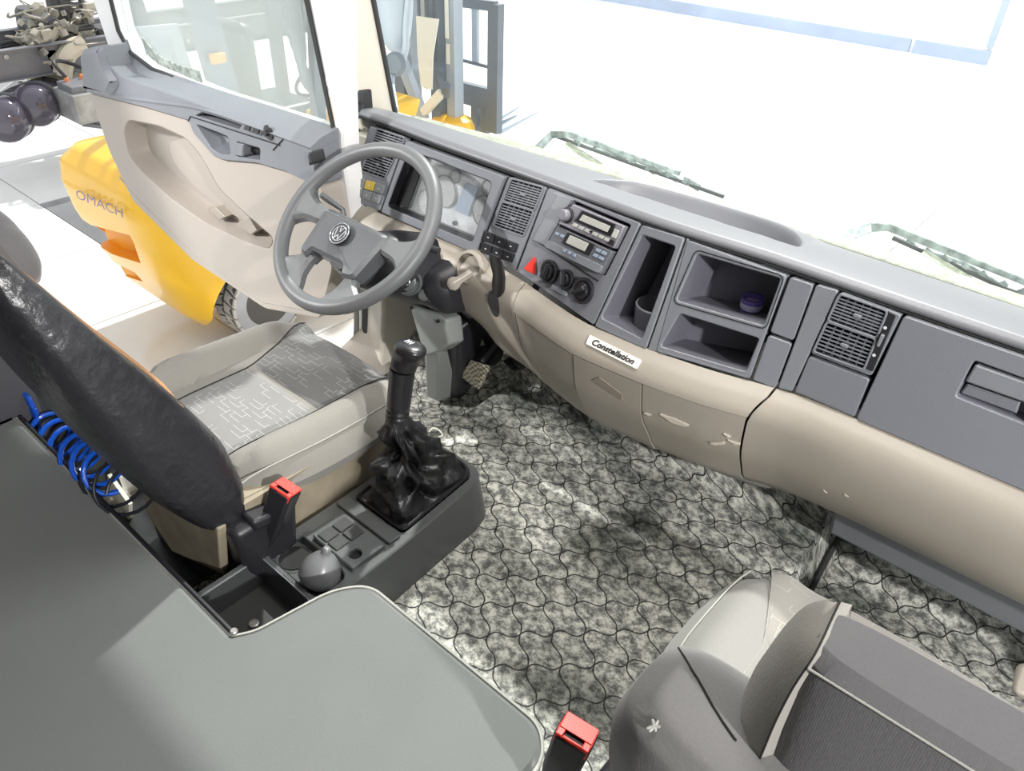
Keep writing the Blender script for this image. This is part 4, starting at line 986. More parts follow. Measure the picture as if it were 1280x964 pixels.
def buckle(name_lab, a, b, wd, d3, label_part=None):
    "a base point, b centre of the red button end; wd width axis"
    t = thing('seat_belt_buckle', name_lab, 'seat belt buckle', a)
    up = (b - a).normalized(); w_ = V(wd); w_ = (w_ - up * w_.dot(up)).normalized(); n_ = up.cross(w_)
    S = []
    L = (b - a).length
    for k, ww, tt in ((.0, .012, .005), (.35, .014, .006), (.45, .020, .013), (.62, .024, .018), (1, .0265, .0225)):
        S.append([a + up * L * k + w_ * (ww * cx_) + n_ * (tt * cy_) for cx_, cy_ in ((-1, -.7), (-.8, -1), (.8, -1), (1, -.7), (1, .7), (.8, 1), (-.8, 1), (-1, .7))])
    bm = N(); loft(bm, S); obj('buckle_body', bm, m_black, t, bevel=.002)
    bm = N(); fbox(bm, b, w_, n_, up, (-.024, -.008, -.012), (.024, .0205, .005)); fbox(bm, b, w_, n_, up, (-.024, -.0205, -.012), (-.014, -.008, .005)); fbox(bm, b, w_, n_, up, (.014, -.0205, -.012), (.024, -.008, .005)); fbox(bm, b, w_, n_, up, (-.014, -.0205, -.012), (.014, -.0165, .005))
    obj('release_button', bm, m_red, t, bevel=.0012, label='red release button')
    bm = N(); fbox(bm, b, w_, n_, up, (-.014, -.0165, -.01), (.014, -.008, .0005)); obj('tongue_slot', bm, m_gap, t)
    return t
buckle('red and black seat belt buckle beside the driver seat cushion', V((-.445, .50, .30)), P(357, 611, x=-.405), (1, .35, 0), 0)
buckle('red and black seat belt buckle beside the bunk corner, near passenger seat', V((.345, .46, .40)), P(721, 917, z=.585), (1, .25, 0), 0)

# passenger seat
ps = thing('passenger_seat', 'grey cloth passenger seat with integrated high headrest in the lower right', 'seat', (.66, .7, .06))
seat_cushion(ps, .335, .935, .56, 1.085, .50, mir=-1, centre=m_fab_lt, front=m_fab_t, bol=m_fab_lt, bolr=.028)
bm = N()
m_fab_pp = fabric('ribbed_patterned_cloth', (.25, .24, .215), (.33, .315, .285), linec=(.50, .48, .44), sc=.9)
ps.children[0].children[0].data.materials[0] = m_fab_pp; ps.children[0].children[1].data.materials[0] = m_fab_pp
bm = N(); loft(bm, [[(.37, .48, z), (.90, .48, z), (.90, .98, z), (.37, .98, z)] for z in (.07, .25, .42)]); obj('seat_base', bm, m_black, ps, bevel=.02)
# lower backrest with rounded shoulders, narrower top
SB = [(.44, .50, .62, .93), (.52, .45, .63, .98), (.62, .42, .62, 1.0), (.72, .395, .60, 1.0), (.79, .385, .585, .985), (.835, .39, .565, .93), (.862, .415, .54, .80)]
lobe = backrest(ps, .70, .268, m_fab_g, 'backrest', tab=SB, crease=0, curv=.03)
TB = [(.70, .452, .555, 1.0), (.80, .452, .555, 1.0), (.90, .455, .55, 1.0), (.955, .460, .548, 1.0), (.986, .467, .545, .995), (.997, .482, .538, .985)]
def slabsec(cx, hw, tab, cr=.35):
    secs = []
    for z, yb, yf, k in tab:
        r = []
        for i in range(40):
            t = i * 2 * pi / 40; c, s = cos(t), sin(t); u = (abs(c) ** cr) * (1 if c > 0 else -1); v = (abs(s) ** cr) * (1 if s > 0 else -1)
            r.append((cx + hw * k * u, (yb + yf) / 2 + (yf - yb) / 2 * v, z))
        secs.append(r)
    return secs
bm = N(); loft(bm, slabsec(.7845, .1985, TB)); obj('headrest', bm, m_fab_h, ps, label='dark cloth integrated headrest', bevel=.008)
LW = [V(p) for p in ((.583, .542, .999), (.567, .535, .984), (.557, .53, .955), (.550, .52, .917), (.546, .51, .885), (.550, .485, .846), (.562, .455, .84))]
RW = [V(p) for p in ((.590, .542, 1.0), (.592, .52, .999), (.596, .478, .996), (.592, .464, .96), (.590, .457, .915), (.590, .453, .87), (.590, .451, .84))]
LW = catmull(LW, 4); RW = catmull(RW, 4); bm = N()
secs = []
for l_, r_ in zip(LW, RW): secs.append([l_ + V((.006, .004, -.006)), l_, l_ * .7 + r_ * .3 + V((-.003, -.006, .001)), l_ * .3 + r_ * .7 + V((-.002, -.005, .001)), r_, r_ + V((.008, .012, -.008)), V((.605, .53, min(r_.z, l_.z) - .01))])
loft(bm, secs); obj('headrest_wing', bm, m_fab_t, ps, label='lighter taupe side wing')
bm = N(); tube(bm, [r_ + V((-.0005, -.001, .0005)) for r_ in RW], .0010, 6); obj('seam', bm, m_gap, ps)
bm = N(); tube(bm, [(.597, .4655, .990), (.70, .4655, .990), (.80, .4655, .990), (.975, .4655, .990)], .0011, 6); obj('seam', bm, m_pipe, ps)
bm = N(); tube(bm, [q_ for q_ in [on_surface(lobe, *p) for p in ((842, 800), (848, 810), (856, 822), (864, 836), (873, 850), (882, 866), (892, 884), (902, 900), (912, 915), (920, 926))] if q_], .0012, 6); obj('seam', bm, m_gap, ps)
# torn foam spot
tb = N(); pc = on_surface(lobe, 818, 908) or P(818, 908, x=.45)
rnd = random.Random(5)
for k in range(7):
    t = k * 2 * pi / 7; L = rnd.uniform(.002, .008); t += rnd.uniform(-.4, .4); u_ = ray(818, 908).normalized().cross(V((0, 0, 1))).normalized(); w_9 = u_.cross(ray(818, 908).normalized()); tube(tb, [pc, pc + u_ * (L * cos(t)) + w_9 * (L * sin(t)) - ray(818, 908).normalized() * .002], [.0026, .0012], 5)
obj('torn_foam', tb, m_pipe, ps, label='small pale tear in the cloth')
bm = N(); hexa(bm, [P(*p, z=.42) for p in ((1266, 872), (1275, 830), (1300, 838), (1300, 880))] + [P(*p, z=.47) for p in ((1262, 866), (1271, 826), (1296, 834), (1296, 874))]); obj('side_lever_cover', bm, m_beige, ps, bevel=.01)

# ================================================================ BUNK
bk = thing('bunk_mattress', 'dark grey-green bunk mattress with piped edge filling the lower left', 'mattress', (-.3, -.2, .1))
bo = rpoly([(-1.13, .325), (-.235, .328), (-.215, .36), (-.19, .505), (-.15, .560), (.262, .560), (.302, .52), (.310, -.6), (-1.13, -.6)], [.004, .004, .05, .04, .05, .06, .05, .02, .02], 6)
def bmap(x, y, d): return V((x, y, .42 + d))
bm = N(); plate(bm, [bo], bmap, 0.0, -.15, .012, back=True); obj('mattress_cover', bm, m_bunk, bk)
bm = N(); tube(bm, [bmap(p.x, p.y, -.008) for p in bo], .0034, 6, closed=True); obj('piping', bm, m_pipe, bk)
bm = N(); tube(bm, [(-1.12, .329, .416), (-.24, .331, .416)], .005, 6); obj('edge_strip', bm, m_black, bk)
bm = N(); lathe(bm, (-.236, .333, .418), (0, 0, 1), [(.006, 0), (.007, .003), (.005, .006)], 10); obj('edge_clip', bm, m_metal, bk)
bm = N(); box(bm, (-1.13, -.88, .05), (-.24, .30, .268)); box(bm, (-.24, -.88, .19), (.30, .50, .268)); bb = obj('bunk_box', bm, m_dirtybeige, None, bevel=.01); tag(bb, 'beige storage box the grey-green bunk mattress lies on', 'storage box')

# ================================================================ CENTRE CONSOLE AND GEAR LEVER
cs = thing('centre_console', 'long grey plastic centre console with cup holders and switch plate', 'console', (-.34, .68, .19))
def cmap(x, y, d): return V((x, y, .325 + d))
co_ = rpoly([(-.445, .345), (-.235, .345), (-.240, .70), (-.262, .96), (-.290, 1.005), (-.42, 1.005), (-.460, .97), (-.450, .70)], [.01, .01, .1, .04, .05, .05, .03, .1], 5)
h_tray = rpoly([(-.430, .352), (-.255, .352), (-.262, .500), (-.432, .500)], .012, 4)
h_cup = rpoly([(-.432, .512), (-.262, .512), (-.262, .585), (-.300, .592), (-.432, .592)], .02, 5)
h_boot = rpoly([(-.428, .742), (-.268, .742), (-.287, .965), (-.315, .99), (-.405, .99), (-.440, .965)], .012, 4)
h_pl = rpoly([(-.395, .602), (-.262, .602), (-.262, .690), (-.395, .690)], .006, 3)
bm = N(); plate(bm, [co_, h_tray, h_cup, h_boot], cmap, 0, -.03, .003); obj('console_top', bm, m_cons, cs)
bm = N(); lo = [bm.verts.new(cmap(p.x + (.018 if p.x > -.35 else -.004) , p.y + (.008 if p.y > .97 else 0), -.13)) for p in co_]; hi = [bm.verts.new(cmap(p.x, p.y, -.004)) for p in co_]
for i in range(len(co_)): j = (i + 1) % len(co_); bm.faces.new([hi[i], hi[j], lo[j], lo[i]])
obj('console_side', bm, m_cons, cs)
bm = N(); bowl(bm, h_tray, cmap, -.001, -.062, .012); tr_ = obj('storage_tray', bm, m_consd, cs)
bm = N(); lathe(bm, (-.345, .415, .264), (0, 0, 1), [(.010, 0), (.010, .004), (.007, .005), (.006, .003), (.003, .003)], 14); obj('tray_screw', bm, m_metal, tr_)
bm = N(); bowl(bm, h_cup, cmap, -.001, -.018, .004); obj('cup_recess', bm, m_cons, cs)
for cx_, cy_ in ((-.392, .552), (-.305, .552)):
    bm = N(); lathe(bm, (cx_, cy_, .268), (0, 0, 1), [(.030, 0), (.033, .038), (.037, .041), (.040, .040), (.040, .036)], 28)
    obj('cup_holder', bm, m_cons, cs)
    bm = N(); lathe(bm, (cx_, cy_, .262), (0, 0, 1), [(.030, .03), (.032, .0475)], 28); obj('holder_bottom', bm, m_gap, cs)
bm = N(); plate(bm, [h_pl, [( -.288 + .0135 * cos(k * pi / 12), .630 + .0135 * sin(k * pi / 12)) for k in range(24)]], cmap, .012, -.002, .002); pl_ = obj('switch_plate', bm, m_cons, cs)
bm = N(); plate(bm, [[( -.288 + .0135 * cos(k * pi / 12), .630 + .0135 * sin(k * pi / 12)) for k in range(24)]], cmap, .001, -.001); obj('socket_hole', bm, m_gap, pl_)
for r in range(2):
    for c in range(2):
        bm = N(); x0 = -.385 + r * .034; y0 = .608 + c * .038; plate(bm, [rpoly([(x0, y0), (x0 + .031, y0), (x0 + .031, y0 + .035), (x0, y0 + .035)], .003, 3)], cmap, .016, .010, .0015); obj('blank_switch', bm, m_consd, pl_)
bm = N(); plate(bm, [rpoly([(-.440, .699), (-.262, .699), (-.262, .733), (-.440, .733)], .006, 3)], cmap, .008, -.002, .002); obj('cross_bar', bm, m_cons, cs)
bm = N(); tube(bm, [cmap(p.x, p.y, -.001) for p in h_tray], .0018, 6, closed=True); obj('tray_rim', bm, m_dash, cs)
fc = tag(obj('funnel_cap', (lambda b: (lathe(b, V((-.302, .545, .318)), V((.06, .30, .80)), [(.022, -.012), (.036, .0), (.042, .010), (.042, .020), (.036, .040), (.024, .056), (.014, .064), (.010, .068), (.0095, .076), (.006, .081), (.001, .082)], 32), b)[1])(N()), mat('grey_rubber_cap', (.17, .175, .18), .33)), 'dark grey funnel-shaped cap with small tip resting in the console cup holder', 'cap')
# gear lever
from mathutils import noise
def dense2(l, s):
    out = []
    for i in range(len(l)):
        p = l[i]; q = l[(i + 1) % len(l)]; n_ = max(1, int((q - p).length / s)); out += [p + (q - p) * (k / n_) for k in range(n_)]
    return out
gl = thing('gear_lever', 'black gear lever with wrinkled leather gaiter between driver seat and mat', 'gear lever', (-.35, .865, .325))
bb_ = dense2(rpoly([(-.424, .746), (-.272, .746), (-.290, .962), (-.318, .986), (-.402, .986), (-.436, .962)], .014, 4), .008)
nb = len(bb_); cb_ = V((-.352, .865)); neck = V((-.352, .815, .555)); rnd = random.Random(11)
secs = []; NS = 70
for k in range(NS + 1):
    t = k / NS; row = []
    for i, p in enumerate(bb_):
        ang = atan2(p.y - cb_.y, p.x - cb_.x)
        base = V((p.x, p.y, .327)); d2 = (p - cb_).normalized()
        top = neck + V((d2.x, d2.y, 0)) * .021
        s = t ** 1.0                        # gaiter keeps wide at the bottom, slim at the top
        zz = .327 + (neck.z - .327) * t ** 1.12
        q = V((base.x + (top.x - base.x) * s, base.y + (top.y - base.y) * s, zz))
        fold = sin(ang * 5 + 3.2 * t * 2.2 + 1.2 * sin(ang * 2)) * .5 + .5 * sin(ang * 3 - 7 * t + .7) + .35 * sin(ang * 9 + 14 * t)
        ring_ = sin(t * 17 + 2.2 * sin(ang * 2 + 1) + 1.3 * sin(ang + 2))
        amp = .022 * sin(min(1, t * 1.25) * pi) ** .8 if t < .8 else .022 * sin(pi) + .002
        amp = .030 * (max(0, sin(pi * min(1, t / .95))) ** .7)
        sh = fold * .65 + ring_ * .55
        nz = noise.noise(V((cos(ang) * 1.1, sin(ang) * 1.1, t * 2.6)) * 1.5); nz2 = noise.noise(V((cos(ang), sin(ang), t * 2.2)) * 5.0 + V((3, 1, 0)))
        sh = (1 - abs(nz) * 3.2) * .75 + (1 - abs(nz2) * 3) * .12 + sh * .45 - .4
        q += V((d2.x, d2.y, .35)) * (amp * sh - amp * .15)
        row.append(q)
    secs.append(row)
bm = N(); loft(bm, secs); obj('gaiter', bm, m_boot, gl, autos=180)
bm = N(); tube(bm, [secs[0][i] + V((0, 0, .002)) for i in range(nb)], .005, 6, closed=True); obj('gaiter_hem', bm, m_black, gl)
bm = N(); tube(bm, [neck - V((0, 0, .03)), neck + V((.0, .012, .02))], .022, 14); obj('lever_collar', bm, m_black, gl)
kd = V((.01, .20, .98)).normalized(); k0 = neck + V((0, .004, .0))
bm = N(); lathe(bm, k0, kd, [(.0235, -.012), (.025, .0), (.0225, .004), (.0245, .010), (.0225, .016), (.0245, .022), (.0250, .032), (.0258, .10), (.0262, .108)], 28); obj('lever_grip', bm, m_blackg, gl)
bm = N(); secs = []; kx = V((1, 0, 0)); ky = kd.cross(kx).normalized()
for h, r, ox, oy in ((.105, .0266, 0, 0), (.118, .0272, .001, 0), (.130, .0276, .003, 0), (.142, .0278, .007, 0), (.152, .0320, .0125, 0), (.161, .0330, .0145, 0), (.168, .0310, .0135, 0), (.1725, .022, .011, 0), (.1735, .012, .010, 0)):
    secs.append([k0 + kd * h + kx * (ox + r * cos(k * pi / 12) * (1.12 if cos(k * pi / 12) > 0 else 1)) + ky * (r * .95 * sin(k * pi / 12)) for k in range(24)])
loft(bm, secs); kn = obj('knob', bm, m_blackg, gl, sub=1)
kc = k0 + kd * .1735 + kx * .010
def km(a, b, d): return kc + kx * a - ky * b + kd * d
bm = N(); sc = .0052
for s in (-1, 0, 1):
    plate(bm, [[(s * sc * 1.3 - .0008, -sc * 1.4), (s * sc * 1.3 + .0008, -sc * 1.4), (s * sc * 1.3 + .0008, sc * 1.4), (s * sc * 1.3 - .0008, sc * 1.4)]], km, .0016, 0)
plate(bm, [[(-sc * 1.3, -.0008), (sc * 1.3, -.0008), (sc * 1.3, .0008), (-sc * 1.3, .0008)]], km, .0017, 0)
obj('shift_pattern', bm, m_mark, kn)

# ================================================================ SMALL THINGS
# blue coiled hose and black coiled cable behind the driver seat
def coil(p0, p1, r, turns, n=16, r2=None, ph=0):
    p0 = V(p0); p1 = V(p1); ax_ = (p1 - p0).normalized(); u = V((0, 0, 1)); u = (u - ax_ * u.dot(ax_)).normalized(); s = ax_.cross(u); out = []
    for k in range(int(turns * n) + 1):
        t = k / (turns * n); rr = r + ((r2 if r2 else r) - r) * t; a = 2 * pi * turns * t + ph; out.append(p0 + (p1 - p0) * t + u * rr * cos(a) + s * rr * sin(a))
    return out
h0 = P(30, 520, y=.40); h1_ = P(137, 592, y=.40)
bm = N(); tube(bm, coil(P(52, 535, y=.37), P(138, 592, y=.37), .050, 6.5, 18, .045), .0058, 8); hs = obj('coiled_air_hose', bm, m_blue); tag(hs, 'glossy blue coiled air hose hanging behind the driver seat', 'hose')
for k in range(3):
    bm = N(); a = V((-.005 * k, 0, .012 * k)); tube(bm, catmull([P(-14, 530, y=.36) + a, P(3, 506, y=.36) + a, P(22, 498, y=.36) + a, P(42, 510, y=.36) + a, P(48, 532, y=.36) + a, P(52 - 6 * k, 545, y=.37)], 8), .0058, 8)
    o = obj('hose_loop', bm, m_blue, None); o.parent = hs; o.location -= hs.location
bm = N(); tube(bm, coil(P(135, 598, y=.37), P(170, 618, y=.37), .055, 2.2, 18), .0038, 8); tag(obj('coiled_cable', bm, m_hoseb), 'thin black coiled cable below the blue air hose', 'cable')
bm = N(); tube(bm, catmull([P(86, 522, y=.42), P(100, 512, y=.43), P(112, 520, y=.44)], 4), .012, 8); box(bm, P(78, 520, y=.42) - V((.04, 0, .05)), P(78, 520, y=.42) + V((.06, .04, .03))); tag(obj('metal_bracket', bm, m_metal), 'dull metal bracket above the blue coiled hose', 'bracket')
bm = N(); q = P(150, 625, y=.45); box(bm, q - V((.06, 0, .05)), q + V((.04, .01, .05)), rot=Matrix.Rotation(.5, 3, 'Y')); tag(obj('paper_label', bm, m_cream), 'cream label plate seen through the black coiled cable', 'label')
# plastic cup in the upper shelf
cc = dinv(926, 390); c3 = dmap(cc.x, cc.y, -.07) + V((0, .0, -.012))
cn = thing('plastic_cup', 'small violet ribbed plastic cup in the upper dashboard shelf', 'cup', c3)
bm = N(); prof = [(.017, 0), (.020, .003)] + [(.020 + .0012 * (k % 2), .003 + k * .003) for k in range(1, 9)] + [(.023, .030), (.023, .034), (.018, .034), (.017, .008)]
m_cup = mat('violet_cup_plastic', (.16, .12, .42), .25); lathe(bm, c3, (0, 0, 1), prof, 24); obj('cup_body', bm, m_cup, cn)
bm = N(); lathe(bm, c3 + V((0, 0, .012)), (0, 0, 1), [(.0215, 0), (.0222, .002), (.0222, .010), (.0215, .012)], 24); obj('cup_band', bm, mat('pale_violet_print', (.55, .52, .75), .3), cn)
# grab handle on the pillar
gh = thing('grab_handle', 'black curved grab handle on the white pillar left of dashboard', 'handle', (-1.1, 1.29, .60))
pts = catmull([P(453, 128, x=-1.09), P(444, 142, x=-1.07), P(432, 162, x=-1.05), P(424, 190, x=-1.045), P(419, 225, x=-1.05), P(418, 255, x=-1.06), P(424, 280, x=-1.085)], 6)
bm = N(); tube(bm, pts, .0125, 12); obj('grip', bm, m_black, gh)
bm = N(); q = P(456, 128, x=-1.085); box(bm, q - V((.018, .02, .035)), q + V((.012, .02, .035))); obj('end_mount', bm, m_rub, gh, bevel=.006)
bm = N(); q = P(424, 285, x=-1.085); box(bm, q - V((.03, .015, .03)), q + V((.01, .02, .02))); obj('end_mount', bm, m_rub, gh, bevel=.006)

# ================================================================ OPEN DRIVER DOOR (stands square to the cab, plane y = 1.2)
dr1 = thing('door_1', 'open driver door with beige trim, grey armrest and green tinted window', None, (-1.7, 1.22, .2), kind='structure')
YD = 1.20
def D2(px, py):
    q = P(px, py, y=YD); return V((q.x, q.z))
def DM(x, z, d): return V((x, YD - d, z))
def dd(*p): return [D2(*q) for q in p]
# outer skin and window frame
fo = dd((104, 0), (124, 59), (126, 112), (150, 185), (178, 248), (252, 322), (345, 386), (420, 400), (440, 345), (418, 205)) + [D2(412, 100), D2(409, 0)]
ft = [V((-1.12, 1.62)), V((-1.24, 1.74)), V((-2.12, 1.74)), V((-2.27, 1.62))]
wh_ = dd((128, 0), (138, 40), (152, 66), (180, 88), (260, 121), (408, 169), (372, 0)); wt = [V((-1.24, 1.56)), V((-1.32, 1.64)), V((-2.02, 1.64)), V((-2.13, 1.56))]
fo = fo + ft; wl = wh_ + wt
bm = N(); plate(bm, [fo, wl], DM, -.03, -.085, .006, back=True); obj('door_skin', bm, m_white, dr1)
bm = N(); lw_ = inset(wl, -.006); vsw = [bm.verts.new(DM(p.x, p.y, -.057)) for p in lw_]
for tri in tessellate_polygon([[V((p.x, p.y, 0)) for p in lw_]]): bm.faces.new([vsw[i] for i in tri])
obj('window_pane', bm, m_glass_g, dr1, smooth=False)
bm = N(); tube(bm, [DM(p.x, p.y, -.026) for p in inset(wl, .001)], .007, 6, closed=True); obj('window_seal', bm, m_rub, dr1)
# lower guide strip seen in the glass
bm = N(); q = dd((160, 48), (166, 70), (182, 84), (235, 107), (231, 92), (196, 81), (176, 68)); plate(bm, [q], DM, -.045, -.05, back=True); obj('printed_strip', bm, mat('dotted_black_print', (.30, .34, .31), .5, var=.5, vs_=60), dr1)
# beige trim with its big map pocket
bo_ = rpoly(dd((127, 113), (200, 131), (256, 147), (262, 163), (288, 192), (300, 196), (340, 199), (376, 209), (417, 228), (432, 330), (415, 392), (345, 380), (255, 321), (180, 247), (151, 185)), .02, 3)
hole = rpoly(dd((170, 160), (176, 147), (215, 154), (250, 170), (268, 192), (290, 232), (322, 262), (358, 292), (352, 306), (320, 296), (272, 274), (225, 241), (190, 208), (176, 190)), .03, 3)
bm = N(); plate(bm, [bo_, hole], DM, .045, -.03, .004); tp = obj('door_trim', bm, m_beige_door, dr1)
bm = N(); bowl(bm, hole, DM, .0445, -.029, .008, 3); obj('map_pocket', bm, m_beige_door, tp)
bm = N(); q = dd((203, 178), (235, 172), (262, 200), (300, 250), (345, 296), (290, 275), (240, 240), (210, 205)); plate(bm, [rpoly(q, .04, 4)], DM, -.018, -.028, .004); obj('pocket_back', bm, m_beige_door, tp)
for q in (((266, 262), (273, 258), (285, 270), (279, 274)), ((300, 280), (315, 270), (325, 287), (318, 292))):
    bm = N(); plate(bm, [dd(*q)], DM, .012, -.03, .002); obj('pocket_rib', bm, m_beige, tp)
bm = N(); tube(bm, [DM(*D2(*p), .044) for p in ((164, 218), (182, 240), (255, 312), (345, 372), (405, 382))], .003, 6); obj('trim_crease', bm, m_beige, tp)
# grey upper trim and armrest
go = rpoly(dd((124, 60), (149, 54), (158, 80), (172, 92), (260, 122), (412, 178), (417, 227), (376, 208), (340, 198), (300, 195), (288, 191), (262, 162), (256, 146), (200, 130), (127, 112)), .006, 3)
h1 = rpoly(dd((279, 133), (325, 148), (319, 156), (266, 140)), .003, 3)
h2 = rpoly(dd((266, 151), (291, 160), (306, 166), (308, 187), (296, 187), (286, 182)), .010, 3)
h3 = rpoly(dd((317, 172), (346, 180), (345, 194), (316, 190)), .008, 3)
bm = N(); plate(bm, [go, h1, h2, h3], DM, .055, -.03, .003); gt = obj('upper_trim', bm, m_dash, dr1)
bm = N(); bowl(bm, h1, DM, .054, -.01, .004); obj('tray_recess', bm, m_dash2, gt)
bm = N(); bowl(bm, h2, DM, .054, .0, .03, 3); obj('grip_recess', bm, m_dash, gt)
bm = N(); bowl(bm, h3, DM, .054, .02, .004); lr = obj('latch_recess', bm, m_dash, gt)
bm = N(); plate(bm, [rpoly(dd((326, 177), (344, 181), (343, 190), (325, 187)), .006, 3)], DM, .032, .02, .002); obj('inner_void', bm, m_gap, lr)
bm = N(); plate(bm, [rpoly(dd((316, 173), (327, 175), (325, 190), (315, 189)), .004, 3)], DM, .058, .02, .003); obj('release_lever', bm, m_dash, lr)
bm = N(); plate(bm, [rpoly(dd((329, 148), (352, 156), (349, 163), (326, 155)), .003)], DM, .060, .05, .002); sp_ = obj('window_switch_plate', bm, m_dash2, gt)
for a in (((331, 150), (338, 152), (336, 158), (329, 156)), ((341, 153), (349, 156), (347, 162), (339, 159))):
    bm = N(); plate(bm, [rpoly(dd(*a), .002)], DM, .064, .055, .001); obj('window_switch', bm, m_black, sp_)
c = D2(358, 160); bm = N(); lathe(bm, DM(c.x, c.y, .055), (0, -1, 0), [(.020, 0), (.020, .004), (.009, .006), (.008, .016)], 16); obj('mirror_knob', bm, m_black, gt)
bm = N(); tube(bm, [DM(*D2(*p), .056) for p in ((256, 147), (259, 141), (372, 176), (376, 170))][:3], .0018, 5); tube(bm, [DM(*D2(*p), .056) for p in ((363, 182), (378, 166))], .0018, 5); obj('trim_gap', bm, m_gap, gt)
bm = N(); plate(bm, [rpoly(dd((124, 59), (149, 53), (158, 82), (170, 100), (160, 118), (128, 108)), .02, 3)], DM, .075, .03, .018); obj('corner_cap', bm, m_dash, gt)
bm = N(); plate(bm, [rpoly(dd((411, 184), (416, 182), (419, 196), (413, 200)), .006)], DM, .07, .03, .005); obj('hinge_cap', bm, m_rub, gt)

bm = N(); up_ = catmull([DM(*D2(*p), -.03) for p in ((148, 50), (162, 78), (198, 92), (270, 117), (340, 139), (411, 163))], 5); lo2 = catmull([DM(*D2(*p), .062) for p in ((140, 108), (165, 116), (205, 122), (272, 131), (335, 151), (412, 178))], 5)
loft(bm, [[a_, a_ * .4 + b_2 * .6 + V((0, 0, .006)), b_2, b_2 + V((0, .01, -.012)), a_ + V((0, .0, -.03))] for a_, b_2 in zip(up_, lo2)]); obj('sill_ledge', bm, m_dash, dr1)

# ================================================================ OUTSIDE ON THE CAB: wipers, mirror
def wiper(lab, base, knee, tip, b0, b1, yk=1.69):
    t = thing('windscreen_wiper', lab, 'wiper', P(*base, y=1.645), 'wipers outside the windscreen')
    B = P(*base, y=1.645); K = P(*knee[0], y=yk); K2 = P(*knee[1], y=yk); T = P(*tip, y=yk)
    def bar(pts, w_, th, name, m, par=t):
        bm = N(); secs = []
        for i, p in enumerate(pts):
            d = (pts[min(i + 1, len(pts) - 1)] - pts[max(i - 1, 0)]).normalized(); s = d.cross(V((0, 1, 0))).normalized(); ww = w_[i] if isinstance(w_, list) else w_
            secs.append([p + s * ww + V((0, th, 0)), p - s * ww + V((0, th, 0)), p - s * ww - V((0, th, 0)), p + s * ww - V((0, th, 0))])
        loft(bm, secs); return obj(name, bm, m, par, bevel=.0015)
    bar([B, B * .4 + K * .6, K, K2, T], [.012, .011, .010, .009, .006], .004, 'wiper_arm', m_wip)
    L = T - K2
    B0 = P(*b0, y=yk + .004); B1 = P(*b1, y=yk + .004)
    bl = bar([B0, B1], .0045, .004, 'wiper_blade', m_cons)
    for k in range(7):
        a = .12 + k * .125; p = B0 * (1 - a) + B1 * a; q = K2 * (1 - a * .95) + T * a * .95
        bar([p, p * .55 + q * .45 + V((.006, 0, 0))], 0.007 if k % 2 else .010, .003, 'bracket', m_wip, bl)
    bar([B0 * .85 + B1 * .15, B0 * .5 + B1 * .5 + V((0, 0, .012)), B0 * .15 + B1 * .85], .0035, .003, 'yoke', m_wip, bl)
wiper('pale grey windscreen wiper above the oval tray, left of the two', (669, 189), ((690, 168), (712, 168)), (850, 217), (697, 171), (905, 246))
wiper('pale grey windscreen wiper above the glove box, right of the two', (1046, 300), ((1090, 284), (1112, 284)), (1330, 372), (1116, 297), (1300, 380))
for lab, a, b in (('greenish washer box behind the left wiper blade', (704, 180), (748, 208)), ('greenish washer box behind the right wiper blade', (1152, 316), (1212, 352))):
    q0 = P(*a, y=1.66); q1 = P(*b, y=1.66); bm = N(); hexa(bm, [V((q0.x, 1.655, q1.z + .028)), V((q1.x, 1.655, q1.z)), V((q1.x, 1.685, q1.z)), V((q0.x, 1.685, q1.z + .028)), V((q0.x, 1.655, q0.z)), V((q1.x, 1.655, q0.z - .03)), V((q1.x, 1.685, q0.z - .03)), V((q0.x, 1.685, q0.z))])
    tag(obj('washer_box', bm, m_cowl, bevel=.004), lab, 'washer box')
mr = thing('side_mirror', 'grey side mirror housing outside the left edge of the windscreen', 'mirror', (-1.5, 1.85, .85))
bm = N(); secs = []
for px_, py_, r in ((500, -150, .05), (497, -60, .075), (496, 0, .080), (497, 35, .072), (499, 58, .05), (500, 68, .015)):
    p = P(px_ - 4, py_, y=1.9); secs.append([p + V((r * cos(k * pi / 10), .7 * r * sin(k * pi / 10), 0)) for k in range(20)])
loft(bm, secs); obj('mirror_housing', bm, m_steel_l, mr, sub=1)
bm = N(); tube(bm, catmull([P(515, -40, y=1.88), P(508, 30, y=1.88), P(507, 60, y=1.88), P(500, 82, y=1.86), P(489, 96, y=1.82), (-1.24, 1.62, .84)], 6), .012, 8); obj('mirror_arm', bm, m_steel_l, mr)
bm = N(); lathe(bm, P(494, 80, y=1.84), (.5, -1, .2), [(.03, -.02), (.04, 0), (.03, .02)], 16); obj('arm_joint', bm, m_steel_d, mr)

# ================================================================ SHOWROOM
GZ = -1.28
bm = N(); box(bm, (-30, -10, GZ - .1), (22, 15.2, GZ - .006)); ground = struct('ground', bm, m_grout)
# porcelain tiles, each its own object near the truck's open side
tl = bpy.data.meshes.new('tile'); b_ = N(); box(b_, (-.5955, -.5955, -.006), (.5955, .5955, 0)); b_.to_mesh(tl); b_.free(); tl.materials.append(m_tile)
tl2 = tl.copy(); tl2.materials.clear(); tl2.materials.append(m_tile2)
far = N(); nt_ = 0
for i in range(-21, 16):
    for j in range(-6, 13):
        x = i * 1.2 - .3; y = j * 1.2 + .4
        if -12.6 < x < -2.0 and -1.2 < y < 9:
            o = bpy.data.objects.new('tile', tl2 if x < -5.5 and y < 5 and (i * 5 + j * 2) % 3 == 0 else tl); COL.objects.link(o); o.location = (x, y, GZ); o.parent = ground; o.location -= ground.location; nt_ += 1
        elif y > -5: box(far, (x - .5955, y - .5955, GZ - .006), (x + .5955, y + .5955, GZ))
o = obj('tile_field', far, m_tile, ground, smooth=False, kind='stuff')
